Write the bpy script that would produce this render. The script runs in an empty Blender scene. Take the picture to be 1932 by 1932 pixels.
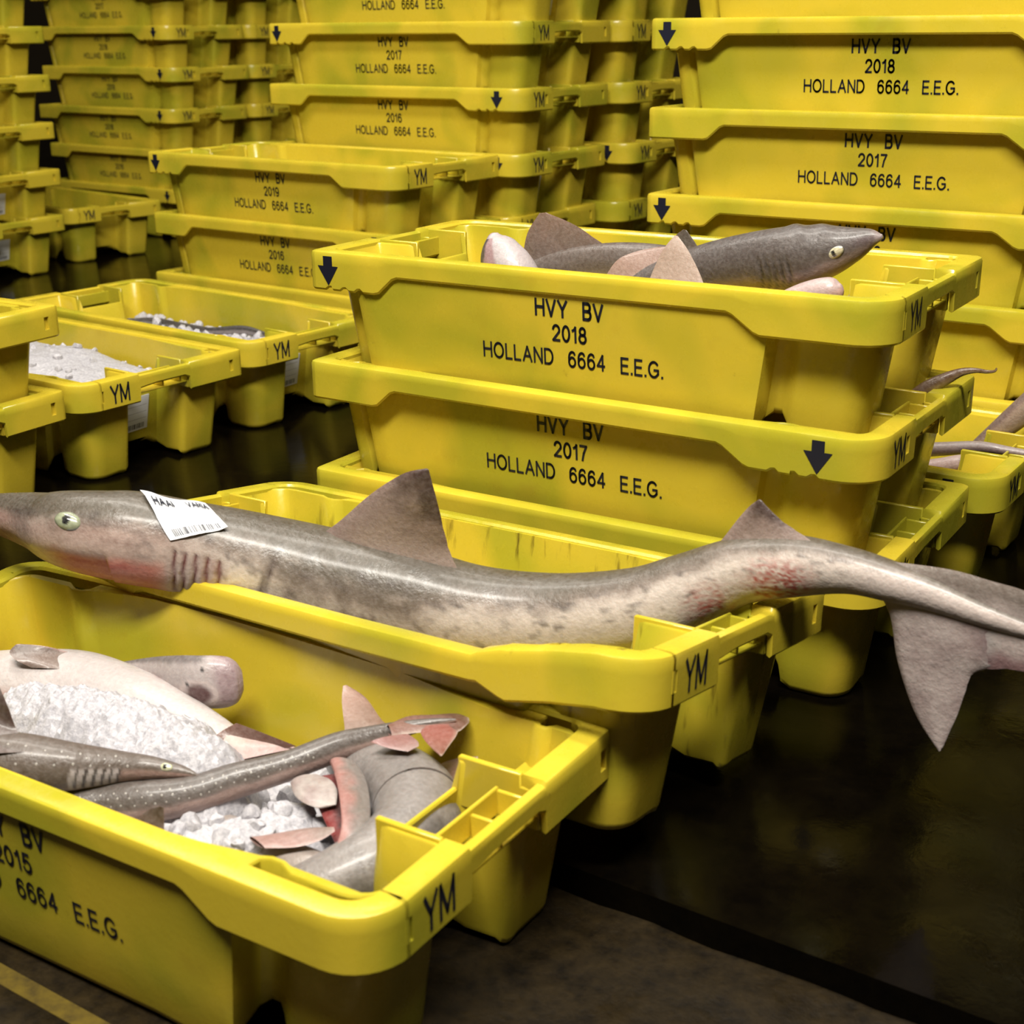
import bpy, bmesh, math, random
from mathutils import Vector, Matrix, noise

# ------------------------------------------------------------------ camera, world, lights, exposure
scene = bpy.context.scene
col = scene.collection
cam_data = bpy.data.cameras.new('camera')
cam = bpy.data.objects.new('camera', cam_data)
col.objects.link(cam)
CAM_POS = Vector((1.1515, -1.6712, 0.7653))
CR = Vector((0.82361, 0.56709, -0.00875)); CU = Vector((-0.17747, 0.27234, 0.94569)); CF = Vector((-0.53868, 0.77733, -0.32494))
cam.matrix_world = Matrix(((CR.x, CU.x, -CF.x, CAM_POS.x), (CR.y, CU.y, -CF.y, CAM_POS.y), (CR.z, CU.z, -CF.z, CAM_POS.z), (0, 0, 0, 1)))
cam_data.sensor_width = 36.0
cam_data.lens = 36.0 * 2678.0 / 1932.0
cam_data.dof.use_dof = True
cam_data.dof.focus_distance = 1.85
cam_data.dof.aperture_fstop = 9.0
cam_data.clip_start = 0.05
scene.camera = cam

world = bpy.data.worlds.new('hall_air')
scene.world = world
world.use_nodes = True
world.node_tree.nodes['Background'].inputs[0].default_value = (1.0, 0.93, 0.80, 1)
world.node_tree.nodes['Background'].inputs[1].default_value = 0.015

def area(name, loc, target, sx, sy, energy, color=(1, 0.95, 0.86)):
    d = bpy.data.lights.new(name, 'AREA'); d.shape = 'RECTANGLE'; d.size = sx; d.size_y = sy
    d.energy = energy; d.color = color
    o = bpy.data.objects.new(name, d); col.objects.link(o); o.location = loc
    o.rotation_euler = (Vector(target) - Vector(loc)).to_track_quat('-Z', 'Y').to_euler()
    return o
area('ceiling_lamp_row_front', (1.05, -1.85, 3.0), (0.2, -0.45, 0.0), 2.0, 0.4, 190)
area('ceiling_lamp_row_middle', (-0.4, -0.4, 3.2), (-0.4, -0.2, 0.0), 3.0, 0.4, 82)
area('ceiling_lamp_row_back', (-1.8, 0.6, 3.4), (-2.4, 2.2, 0.3), 3.0, 0.4, 58)
scene.view_settings.view_transform = 'Standard'
scene.view_settings.look = 'None'
scene.view_settings.gamma = 1.0
scene.view_settings.use_curve_mapping = False
scene.view_settings.exposure = 0.0

# ------------------------------------------------------------------ helpers
rnd = random.Random(7)
def mesh_obj(name, verts, faces, mat, parent=None, smooth=35, loc=None):
    me = bpy.data.meshes.new(name); me.from_pydata([tuple(v) for v in verts], [], faces)
    bm = bmesh.new(); bm.from_mesh(me); bmesh.ops.recalc_face_normals(bm, faces=bm.faces); bm.to_mesh(me); bm.free()
    return obj_from(name, me, mat, parent, smooth, loc)
def obj_from(name, me, mat, parent=None, smooth=35, loc=None):
    if smooth:
        for p in me.polygons: p.use_smooth = True
        me.set_sharp_from_angle(angle=math.radians(smooth))
    if mat: me.materials.append(mat)
    o = bpy.data.objects.new(name, me); col.objects.link(o)
    if parent: o.parent = parent
    if loc: o.location = loc
    return o
def tag(o, label, cat=None, group=None, kind=None):
    if label: o['label'] = label
    if cat: o['category'] = cat
    if group: o['group'] = group
    if kind: o['kind'] = kind
    return o
def box(V, F, x0, x1, y0, y1, z0, z1):
    n = len(V)
    V += [(x0, y0, z0), (x1, y0, z0), (x1, y1, z0), (x0, y1, z0), (x0, y0, z1), (x1, y0, z1), (x1, y1, z1), (x0, y1, z1)]
    F += [(n, n+3, n+2, n+1), (n+4, n+5, n+6, n+7), (n, n+1, n+5, n+4), (n+1, n+2, n+6, n+5), (n+2, n+3, n+7, n+6), (n+3, n, n+4, n+7)]

# ---- node helpers
def new_mat(name):
    m = bpy.data.materials.new(name); m.use_nodes = True
    nt = m.node_tree; b = nt.nodes['Principled BSDF']
    return m, nt, b
def N(nt, t, **kw):
    n = nt.nodes.new(t)
    for k, v in kw.items():
        if k in n.inputs.keys() if isinstance(k, str) else False: n.inputs[k].default_value = v
        else: setattr(n, k, v)
    return n
def noise_n(nt, vec, scale, detail=3, rough=0.55, dist=0.0):
    n = nt.nodes.new('ShaderNodeTexNoise'); n.inputs['Scale'].default_value = scale
    n.inputs['Detail'].default_value = detail; n.inputs['Roughness'].default_value = rough; n.inputs['Distortion'].default_value = dist
    nt.links.new(vec, n.inputs['Vector']); return n.outputs['Fac']
def ramp(nt, fac, stops):
    r = nt.nodes.new('ShaderNodeValToRGB'); e = r.color_ramp.elements
    while len(e) < len(stops): e.new(0.5)
    for el, (p, c) in zip(e, stops):
        el.position = p; el.color = (c, c, c, 1) if not isinstance(c, tuple) else (*c, 1)
    nt.links.new(fac, r.inputs[0]); return r.outputs[0]
def mix(nt, fac, a, b, mode='MIX'):
    m = nt.nodes.new('ShaderNodeMix'); m.data_type = 'RGBA'; m.blend_type = mode
    for sock, v in ((m.inputs[0], fac), (m.inputs[6], a), (m.inputs[7], b)):
        if isinstance(v, (int, float)): sock.default_value = v
        elif isinstance(v, tuple): sock.default_value = (*v, 1)
        else: nt.links.new(v, sock)
    return m.outputs[2]
def bump(nt, b, h, strength=0.2, dist=0.01):
    n = nt.nodes.new('ShaderNodeBump'); n.inputs['Strength'].default_value = strength; n.inputs['Distance'].default_value = dist
    nt.links.new(h, n.inputs['Height']); nt.links.new(n.outputs[0], b.inputs['Normal'])
def coords(nt, rand=True):
    tc = nt.nodes.new('ShaderNodeTexCoord')
    if not rand: return tc.outputs['Object']
    oi = nt.nodes.new('ShaderNodeObjectInfo')
    mul = nt.nodes.new('ShaderNodeVectorMath'); mul.operation = 'SCALE'; mul.inputs[0].default_value = (37.0, 19.0, 53.0)
    nt.links.new(oi.outputs['Random'], mul.inputs['Scale'])
    add = nt.nodes.new('ShaderNodeVectorMath'); add.operation = 'ADD'
    nt.links.new(tc.outputs['Object'], add.inputs[0]); nt.links.new(mul.outputs[0], add.inputs[1])
    return add.outputs[0]

# ---- materials
def yellow_mat(name, base, dirt=0.0):
    m, nt, b = new_mat(name); v = coords(nt)
    n1 = noise_n(nt, v, 5.5, 2, 0.5, 0.5)
    olive = ramp(nt, n1, [(0.45, 0.0), (0.64, 1.0)])
    c = mix(nt, olive, base, (base[0]*0.68, base[1]*0.80, base[2]*0.7))
    n2 = noise_n(nt, v, 38.0, 4, 0.7)
    c = mix(nt, ramp(nt, n2, [(0.69, 0.0), (0.80, 0.55)]), c, (0.10, 0.06, 0.01))
    n3 = noise_n(nt, v, 11.0, 3, 0.65)
    c = mix(nt, ramp(nt, n3, [(0.62, 0.0), (0.85, 0.35)]), c, (base[0]*0.55, base[1]*0.42, base[2]*0.6))
    if dirt:
        mp = nt.nodes.new('ShaderNodeMapping'); mp.inputs['Scale'].default_value = (60, 60, 9); nt.links.new(v, mp.inputs[0])
        n4 = noise_n(nt, mp.outputs[0], 1.0, 4, 0.6); n5 = noise_n(nt, v, 6.0, 2)
        mm = nt.nodes.new('ShaderNodeMath'); mm.operation = 'MULTIPLY'
        nt.links.new(ramp(nt, n4, [(0.55, 0.0), (0.68, 1.0)]), mm.inputs[0]); nt.links.new(ramp(nt, n5, [(0.46, 0.0), (0.56, dirt)]), mm.inputs[1])
        c = mix(nt, mm.outputs[0], c, (0.05, 0.02, 0.006))
    nt.links.new(c, b.inputs['Base Color'])
    nt.links.new(ramp(nt, noise_n(nt, v, 26.0, 4, 0.7), [(0.35, 0.16), (0.65, 0.40)]), b.inputs['Roughness'])
    b.inputs['Subsurface Weight'].default_value = 0.06
    b.inputs['Subsurface Radius'].default_value = (0.012, 0.009, 0.002)
    b.inputs['Subsurface Scale'].default_value = 1.0
    bump(nt, b, noise_n(nt, v, 120.0, 2), 0.06, 0.002)
    return m
YB = (0.60, 0.455, 0.032)
M_YEL = yellow_mat('yellow_plastic', YB)
M_YELD = yellow_mat('yellow_plastic_grimy', YB, 0.8)
m, nt, b = new_mat('black_print'); b.inputs['Base Color'].default_value = (0.008, 0.009, 0.02, 1); b.inputs['Roughness'].default_value = 0.45
M_INK = m
def sticker_mat():
    m, nt, b = new_mat('white_label_paper'); tc = nt.nodes.new('ShaderNodeTexCoord'); sep = nt.nodes.new('ShaderNodeSeparateXYZ')
    nt.links.new(tc.outputs['UV'], sep.inputs[0])
    def band(v0, v1, sock):
        a = nt.nodes.new('ShaderNodeMath'); a.operation = 'GREATER_THAN'; nt.links.new(sock, a.inputs[0]); a.inputs[1].default_value = v0
        c = nt.nodes.new('ShaderNodeMath'); c.operation = 'LESS_THAN'; nt.links.new(sock, c.inputs[0]); c.inputs[1].default_value = v1
        mm = nt.nodes.new('ShaderNodeMath'); mm.operation = 'MULTIPLY'; nt.links.new(a.outputs[0], mm.inputs[0]); nt.links.new(c.outputs[0], mm.inputs[1]); return mm.outputs[0]
    def mul(p, q):
        mm = nt.nodes.new('ShaderNodeMath'); mm.operation = 'MULTIPLY'; nt.links.new(p, mm.inputs[0]); nt.links.new(q, mm.inputs[1]); return mm.outputs[0]
    mp = nt.nodes.new('ShaderNodeMapping'); mp.inputs['Scale'].default_value = (70, 1, 1); nt.links.new(tc.outputs['UV'], mp.inputs[0])
    sx = nt.nodes.new('ShaderNodeTexNoise'); sx.noise_dimensions = '1D'; sx.inputs['Scale'].default_value = 60.0; sx.inputs['Detail'].default_value = 0
    nt.links.new(sep.outputs[0], sx.inputs['W'])
    bars = ramp(nt, sx.outputs['Fac'], [(0.47, 0.0), (0.50, 1.0)])
    code = mul(mul(bars, band(0.05, 0.20, sep.outputs[1])), band(0.12, 0.9, sep.outputs[0]))
    c = mix(nt, code, (0.72, 0.73, 0.76), (0.03, 0.03, 0.04))
    for v0 in (0.33, 0.52, 0.72):
        c = mix(nt, mul(band(v0, v0+0.012, sep.outputs[1]), band(0.05, 0.95, sep.outputs[0])), c, (0.25, 0.25, 0.28))
    nt.links.new(c, b.inputs['Base Color']); b.inputs['Roughness'].default_value = 0.4
    return m
M_STK = sticker_mat()

# ------------------------------------------------------------------ floor
STEP_Y, STEP_Z = -0.672, -0.030
def floor_mat(name, base, base2, rough0, rough1, bumps, spec=0.5):
    m, nt, b = new_mat(name); v = coords(nt, False)
    n1 = noise_n(nt, v, 1.6, 4, 0.6); n2 = noise_n(nt, v, 34.0, 5, 0.7); n3 = noise_n(nt, v, 9.0, 4, 0.6, 0.6)
    c = mix(nt, ramp(nt, n2, [(0.35, 0.0), (0.7, 1.0)]), base, base2)
    c = mix(nt, ramp(nt, n1, [(0.3, 0.0), (0.7, 0.6)]), c, tuple(x*0.5 for x in base))
    nt.links.new(c, b.inputs['Base Color'])
    nt.links.new(ramp(nt, n3, [(0.35, rough0), (0.65, rough1)]), b.inputs['Roughness'])
    b.inputs['Specular IOR Level'].default_value = spec
    bump(nt, b, mix(nt, 0.35, n3, n2), bumps, 0.006)
    return m
M_WET = floor_mat('wet_black_floor', (0.002, 0.0015, 0.001), (0.005, 0.0035, 0.0016), 0.06, 0.20, 0.12, 0.10)
M_CON = floor_mat('damp_concrete', (0.007, 0.0045, 0.0016), (0.034, 0.022, 0.0075), 0.45, 0.8, 1.0, 0.15)
V = []; F = []
box(V, F, -9, 7, STEP_Y, 9, -0.2, 0.0)
tag(mesh_obj('floor', V, F, M_WET, smooth=0), 'dark wet floor shining under the crates', kind='structure')
# lower concrete strip with a worn, crumbled edge along the step
V = []; F = []
nx = 260
ys = [-5, -3.4, -2.4, -1.8, -1.5, -1.3, -1.1, -0.95, -0.85, -0.78, -0.74, -0.72, -0.705, -0.695, STEP_Y]
for i in range(nx+1):
    x = -4 + 8.0*i/nx
    for j, y in enumerate(ys):
        z = STEP_Z
        if j >= len(ys)-4: z += 0.004*(noise.noise(Vector((x*14, y*30, 1.7)))+0.35*noise.noise(Vector((x*60, y*60, 4))))
        V.append((x, y, z))
k = len(ys)
for i in range(nx):
    for j in range(k-1): F.append((i*k+j, (i+1)*k+j, (i+1)*k+j+1, i*k+j+1))
tag(mesh_obj('floor', V, F, M_CON, smooth=60), 'worn brown concrete strip one low step below the wet floor', kind='structure')

m, nt, b = new_mat('dark_hall_wall'); v = coords(nt, False)
nt.links.new(mix(nt, noise_n(nt, v, 2.0, 3), (0.055, 0.038, 0.016), (0.030, 0.020, 0.008)), b.inputs['Base Color']); b.inputs['Roughness'].default_value = 0.8
M_WALL = m
V = []; F = []; box(V, F, -9, 7, 8.0, 8.2, -0.2, 4.6)
tag(mesh_obj('wall_back', V, F, M_WALL, smooth=0), 'dark back wall of the market hall', kind='structure')
V = []; F = []; box(V, F, -9.2, -9, -5, 8.2, -0.2, 4.6)
tag(mesh_obj('wall_left', V, F, M_WALL, smooth=0), 'dark left wall of the market hall', kind='structure')
V = []; F = []; box(V, F, -9, 7, -5, 8.2, 4.4, 4.6)
tag(mesh_obj('ceiling', V, F, M_WALL, smooth=0), 'dark ceiling of the market hall', kind='structure')

# ------------------------------------------------------------------ fish crate
L, D, H, P = 0.80, 0.378, 0.189, 0.146
hx, hy = L/2, D/2
XI = hx-0.085            # recessed end wall
def taper(x, y, z):
    k = (H-z)/H
    sx = 0.027*k; sy = 0.013*k
    return (x-math.copysign(sx, x) if abs(x) > sx else x, y-math.copysign(sy, y) if abs(y) > 0.09 else y, z)
def arc(cx, cy, r, a0, a1, n):
    return [(cx+r*math.cos(math.radians(a0+(a1-a0)*i/n)), cy+r*math.sin(math.radians(a0+(a1-a0)*i/n))) for i in range(n+1)]
def quarter(inset=0.022, wide=True):
    """plan of one body quarter (x>0, y<0) from front middle to end middle: (x, y, bottom z, top z); wide: corner with a broad column"""
    fy = hy-inset; cf = hy-0.032; cx = hx-0.020; T = H-0.004
    g = hx-0.137 if wide else hx-0.066
    q = [(x, -fy, zb, T) for x, zb in ((0.0, 0.003), (0.08, 0.003), (0.16, 0.003), (g-0.085, 0.003), (g-0.055, 0.001), (g-0.03, 0.0), (g-0.008, 0.002))]
    k = 1.0 if wide else 0.45
    q += [(g, -fy+0.003, 0.008, T), (g+0.004*k, -cf+0.004, 0.028, T), (g+0.011*k, -cf+0.008, 0.036, T), (g+0.021*k, -cf+0.008, 0.036, T), (g+0.029*k, -cf+0.004, 0.026, T), (g+0.037*k, -cf, 0.007, T)]
    r = 0.032 if wide else 0.018
    if wide: q += [(g+0.05, -cf, 0.0, T)]
    q += [(x, y, 0.0, T) for x, y in arc(cx-r, -cf+r, r, -90, 0, 6)]
    q += [(cx, -0.085, 0.002, T)]
    q += [(x, y, zz, T) for (x, y), zz in zip(arc(cx-0.012, -0.072, 0.012, 0, 90, 3), (0.0, 0.001, 0.003, 0.007))]
    q += [(XI+0.020, -0.060, 0.006, T), (XI+0.014, -0.060, 0.008, T), (XI+0.004, -0.0575, 0.013, T), (XI, -0.054, 0.018, T), (XI, -0.053, 0.018, H-0.030), (XI, -0.035, 0.028, H-0.030), (XI, 0.0, 0.029, H-0.030)]
    return q
def body_mesh(inset=0.022):
    q = quarter(inset, True); p = quarter(inset, False); loop = []
    loop += q                                                    # front middle -> right middle (broad column)
    loop += [(x, -y, a, b) for x, y, a, b in reversed(p[:-1])]   # right -> back middle
    loop += [(-x, -y, a, b) for x, y, a, b in q[1:]]             # back -> left middle
    loop += [(-x, y, a, b) for x, y, a, b in reversed(p[1:-1])]
    n = len(loop)
    def sm(a, b, x):
        t = max(0.0, min(1.0, (x-a)/(b-a))); return t*t*(3-2*t)
    def off(d, flat=False):
        out = []
        for i in range(n):
            a = Vector(loop[i-1][:2]); c = Vector(loop[(i+1) % n][:2]); t = (c-a)
            if t.length < 1e-6: t = Vector((1, 0))
            t.normalize(); nrm = Vector((-t.y, t.x))       # inward for a CCW loop
            x, y = loop[i][0]+nrm.x*d, loop[i][1]+nrm.y*d
            if d > 0.004 and flat:                         # smooth inside wall
                lim = hy-0.028-0.013*sm(hx-0.22, hx-0.12, abs(x))
                if abs(y) > lim: y = math.copysign(lim, y)
            out.append((x, y))
        return out
    V = []; F = []; rings = []
    def ring(pts, zf):
        s = len(V)
        for (x, y), l in zip(pts, loop): V.append(taper(x, y, zf(l)))
        rings.append(s)
    o0 = off(0); i1 = off(0.006, True)
    ring(i1, lambda l: 0.040); ring(i1, lambda l: (0.04+l[3])/2); ring(i1, lambda l: l[3]-0.002); ring(off(0.0045, True), lambda l: l[3]); ring(off(0.0015), lambda l: l[3])
    ring(o0, lambda l: l[3]-0.002); ring(o0, lambda l: H*0.62); ring(o0, lambda l: H*0.34); ring(o0, lambda l: l[2]+0.010); ring(off(0.0015), lambda l: l[2]+0.004); ring(off(0.007), lambda l: l[2])
    ring(off(0.013), lambda l: 0.036)
    for a, b in zip(rings, rings[1:]):
        for i in range(n): F.append((a+i, a+(i+1) % n, b+(i+1) % n, b+i))
    F.append(tuple(rings[0]+i for i in range(n))); F.append(tuple(rings[-1]+i for i in reversed(range(n))))
    for sx in (-1, 1):                                     # stacking ledges in the corner pockets
        for sy in (sx,):
            x = sorted((sx*(hx-0.078), sx*(hx-0.032))); y = sorted((sy*(hy-0.078), sy*(hy-0.038)))
            box(V, F, x[0], x[1], y[0], y[1], H-0.056, H-0.046)
    me = bpy.data.meshes.new('crate_body'); me.from_pydata(V, [], F)
    bm = bmesh.new(); bm.from_mesh(me); bmesh.ops.remove_doubles(bm, verts=bm.verts, dist=1e-5); bmesh.ops.triangulate(bm, faces=[f for f in bm.faces if len(f.verts) > 4]); bmesh.ops.recalc_face_normals(bm, faces=bm.faces); bm.to_mesh(me); bm.free()
    return me
def rim_mesh(arrow):
    """rim with skirt; FR and BL corners round, FL and BR nearly square. arrow: 'L' or 'R' (end of the long side that bears the arrow)"""
    DEEP, SHAL = 0.052, 0.028
    WL, WE = 0.024, 0.027
    S = []   # stations: outer x,y, inner x,y, depth, top, slot flag (span to next), outward normal
    def st(ox, oy, ix, iy, d, nrm, top=H, slot=False): S.append((ox, oy, ix, iy, d, top, slot, nrm))
    def half(flip):
        f = (lambda x, y: (-x, -y)) if flip else (lambda x, y: (x, y))
        def s2(ox, oy, ix, iy, d, nrm, top=H, slot=False):
            o = f(ox, oy); i = f(ix, iy); n_ = f(*nrm); st(o[0], o[1], i[0], i[1], d, n_, top, slot)
        r0 = 0.012; R = 0.048
        ar = arrow if not flip else ('R' if arrow == 'L' else 'L')
        # front edge, from the square left corner to the round right corner
        xs = [(-hx+r0, DEEP), (-hx+0.04, DEEP), (-hx+0.108, DEEP), (-hx+0.116, DEEP-0.002), (-hx+0.138, SHAL+0.003), (-hx+0.146, SHAL), (-0.1, SHAL), (0.05, SHAL),
              (hx-0.192, SHAL), (hx-0.184, SHAL+0.003), (hx-0.158, DEEP-0.003), (hx-0.150, DEEP), (hx-0.10, DEEP), (hx-R-0.005, DEEP)]
        x0 = (hx-0.128) if arrow == 'R' else (-hx+0.028)
        if not flip:
            for k in range(3):
                for dx, dd in ((0.0, 0), (0.005, 0.0035), (0.010, 0.004), (0.015, 0)): xs.append((x0+0.024*k+dx, DEEP-dd))
        for x, d in sorted(xs):
            s2(x, -hy, max(-hx+WE+0.012, min(hx-WE-0.02, x)), -hy+WL, d, (0, -1))
        for (ox, oy), (ix, iy) in zip(arc(hx-R, -hy+R, R, -90, 0, 8), arc(hx-WE-0.022, -hy+WL+0.022, 0.022, -90, 0, 8)):
            a = Vector((ox-(hx-R), oy+hy-R)).normalized(); s2(ox, oy, ix, iy, DEEP, (a.x, a.y))
        # right end
        m = 0.057
        sl = (-hy+0.044) if arrow == 'L' else (-hy+0.098)
        ss = sorted({-hy+R+0.004, sl, sl+0.011, -m-0.002})
        for y in ss:
            s2(hx, y, hx-WE, max(-hy+WL+0.024, y), DEEP, (1, 0), H, abs(y-sl) < 1e-6 and y > -hy+R-0.006)
        s2(hx, -m, hx-0.012, -m, 0.024, (1, 0), H-0.0035)
        s2(hx, -0.02, hx-0.012, -0.02, 0.021, (1, 0), H-0.0035); s2(hx, m-0.012, hx-0.012, m-0.012, 0.021, (1, 0), H-0.0035)
        s2(hx, m, hx-0.012, m, 0.026, (1, 0), H-0.0035)
        s2(hx, m+0.002, hx-WE, m+0.002, DEEP, (1, 0))
        sb = hy-0.036
        s2(hx, sb, hx-WE, sb, DEEP, (1, 0), H, True); s2(hx, sb+0.010, hx-WE, min(hy-WL-0.01, sb+0.010), DEEP, (1, 0))
        for (ox, oy), (ix, iy) in zip(arc(hx-r0, hy-r0, r0, 0, 90, 3), arc(hx-WE-0.010, hy-WL-0.010, 0.010, 0, 90, 3)):
            a = Vector((ox-(hx-r0), oy-(hy-r0))).normalized(); s2(ox, oy, ix, iy, DEEP, (a.x, a.y))
    half(False); half(True)
    n = len(S); V = []; F = []; K = 12
    for ox, oy, ix, iy, d, top, slot, nm in S:
        o = Vector((ox, oy)); i = Vector((ix, iy)); u = (o-i).normalized(); nv = Vector(nm)
        z1 = min(0.016, d*0.35); z2 = min(0.037, d*0.75)
        for p, z in ((i, top-0.014), (i, top-0.003), (i+u*0.003, top), (o-nv*0.005, top), (o-nv*0.0015, top-0.0015), (o, top-0.005), (o, top-z1), (o, top-z2),
                     (o, top-d+0.003), (o-nv*0.0025, top-d), (o-nv*0.006, top-d+0.002), (o-nv*0.007, top-0.010)):
            V.append((p.x, p.y, z))
    for i in range(n):
        j = (i+1) % n
        for k in range(K):
            k2 = (k+1) % K
            q = (i*K+k, j*K+k, j*K+k2, i*K+k2)
            if k == 6 and S[i][6]:
                nm = Vector((*S[i][7], 0)); s = len(V)
                for t in q: V.append(tuple(Vector(V[t])-nm*0.0055))
                for a in range(4): F.append((q[a], q[(a+1) % 4], s+(a+1) % 4, s+a))
                F.append((s, s+1, s+2, s+3))
            else: F.append(q)
    me = bpy.data.meshes.new('crate_rim'); me.from_pydata(V, [], F)
    bm = bmesh.new(); bm.from_mesh(me); bmesh.ops.recalc_face_normals(bm, faces=bm.faces); bm.to_mesh(me); bm.free()
    return me
def handle_mesh():
    V = []; F = []
    box(V, F, hx-0.0445, hx-0.0405, -0.058, 0.046, H-0.036, H-0.010)      # inner ridge
    box(V, F, hx-0.0445, hx-0.012, 0.042, 0.046, H-0.036, H-0.012)        # hook back to the bar
    box(V, F, hx-0.0405, hx-0.010, 0.000, 0.004, H-0.036, H-0.014)        # cross rib
    box(V, F, hx-0.0405, hx-0.010, -0.058, 0.058, H-0.039, H-0.036)       # shelf
    box(V, F, XI-0.006, hx-0.026, -0.063, -0.057, H-0.05, H)              # raised cheeks beside the hand hole
    box(V, F, XI-0.006, hx-0.026, 0.057, 0.063, H-0.05, H)
    box(V, F, hx-0.030, hx-0.008, -0.063, -0.057, H-0.05, H-0.012)
    box(V, F, hx-0.030, hx-0.008, 0.057, 0.063, H-0.05, H-0.012)
    me = bpy.data.meshes.new('crate_handle'); me.from_pydata(V, [], F)
    bm = bmesh.new(); bm.from_mesh(me); bmesh.ops.recalc_face_normals(bm, faces=bm.faces)
    bmesh.ops.bevel(bm, geom=bm.edges[:], offset=0.0012, segments=1, affect='EDGES'); bm.to_mesh(me); bm.free()
    return me
def front_y(z, inset=0.022): return -(hy-inset)+0.013*(H-z)/H
# ---- plain stroke lettering
def _ell(cx, cy, rx, ry, a0, a1, n=14):
    return [(cx+rx*math.cos(math.radians(a0+(a1-a0)*i/n)), cy+ry*math.sin(math.radians(a0+(a1-a0)*i/n))) for i in range(n+1)]
GLY = {
 'H': (0.72, [[(0, 0), (0, 1)], [(0.72, 0), (0.72, 1)], [(0, 0.52), (0.72, 0.52)]]),
 'V': (0.76, [[(0, 1), (0.38, 0), (0.76, 1)]]),
 'Y': (0.74, [[(0, 1), (0.37, 0.45), (0.74, 1)], [(0.37, 0.45), (0.37, 0)]]),
 'B': (0.62, [[(0, 0), (0, 1), (0.36, 1)]+_ell(0.36, 0.76, 0.22, 0.24, 90, -90)+[(0, 0.52)], [(0.36, 0.52)]+_ell(0.38, 0.26, 0.25, 0.26, 90, -90)+[(0, 0)]]),
 'O': (0.86, [_ell(0.43, 0.5, 0.43, 0.5, 0, 360, 28)]),
 'L': (0.54, [[(0, 1), (0, 0), (0.54, 0)]]),
 'A': (0.78, [[(0, 0), (0.39, 1), (0.78, 0)], [(0.13, 0.34), (0.65, 0.34)]]),
 'N': (0.70, [[(0, 0), (0, 1), (0.70, 0), (0.70, 1)]]),
 'D': (0.72, [[(0, 0), (0, 1), (0.30, 1)]+_ell(0.30, 0.5, 0.42, 0.5, 90, -90, 18)+[(0, 0)]]),
 'E': (0.58, [[(0.58, 1), (0, 1), (0, 0), (0.58, 0)], [(0, 0.52), (0.53, 0.52)]]),
 'G': (0.82, [_ell(0.42, 0.5, 0.42, 0.5, 42, 325, 24)+[(0.80, 0.22), (0.80, 0.46), (0.46, 0.46)]]),
 'M': (0.84, [[(0, 0), (0, 1), (0.42, 0.12), (0.84, 1), (0.84, 0)]]),
 'I': (0.0, [[(0, 0), (0, 1)]]),
 'R': (0.64, [[(0, 0), (0, 1), (0.38, 1)]+_ell(0.38, 0.75, 0.23, 0.25, 90, -90)+[(0, 0.5)], [(0.34, 0.5), (0.64, 0)]]),
 '.': (0.04, [[(0.0, 0.02), (0.06, 0.02)]]),
 '0': (0.58, [_ell(0.29, 0.5, 0.29, 0.5, 0, 360, 26)]),
 '1': (0.30, [[(0.0, 0.76), (0.14, 0.82), (0.26, 1), (0.26, 0)]]),
 '2': (0.58, [_ell(0.29, 0.71, 0.28, 0.29, 172, -28, 16)+[(0.0, 0.0), (0.58, 0.0)]]),
 '4': (0.62, [[(0.46, 0), (0.46, 1), (0.0, 0.28), (0.62, 0.28)]]),
 '5': (0.58, [[(0.53, 1), (0.12, 1), (0.05, 0.50)]+_ell(0.28, 0.32, 0.29, 0.32, 130, -160, 18)]),
 '6': (0.58, [[(0.54, 0.84)]+_ell(0.32, 0.60, 0.31, 0.40, 55, 180, 12)+_ell(0.295, 0.31, 0.285, 0.31, 180, 540, 24)]),
 '7': (0.56, [[(0, 1), (0.56, 1), (0.32, 0.5), (0.20, 0)]]),
 '8': (0.58, [_ell(0.29, 0.76, 0.23, 0.24, 0, 360, 22), _ell(0.29, 0.27, 0.28, 0.27, 0, 360, 22)]),
 '9': (0.58, [_ell(0.285, 0.69, 0.285, 0.31, 0, 360, 24), [(0.57, 0.69)]+_ell(0.27, 0.42, 0.30, 0.42, 0, -125, 12)]),
}
def glyph_quads(text, w, gap=0.30, space=0.62):
    """quads of a line of stroke letters, scaled to x in 0..1 and y in 0..1; w is the stroke width over the letter height"""
    x = 0.0; segs = []; wd = 0
    for ch in text:
        if ch == ' ': x += space; wd += 1; continue
        gw, strokes = GLY[ch]
        for s in strokes:
            for a, b_ in zip(s, s[1:]): segs.append((a[0]+x, a[1], b_[0]+x, b_[1], wd))
        x += gw+gap
    tot = x-gap; out = []
    for x0, y0, x1, y1, wd in segs:
        dx, dy = x1-x0, y1-y0; l = math.hypot(dx, dy) or 1; dx, dy = dx/l*w/2, dy/l*w/2
        q = [(x0-dx*0.7-dy, y0-dy*0.7+dx), (x0-dx*0.7+dy, y0-dy*0.7-dx), (x1+dx*0.7+dy, y1+dy*0.7-dx), (x1+dx*0.7-dy, y1+dy*0.7+dx)]
        out.append((wd, [(p[0]/tot, p[1]) for p in q]))
    return out
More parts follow.
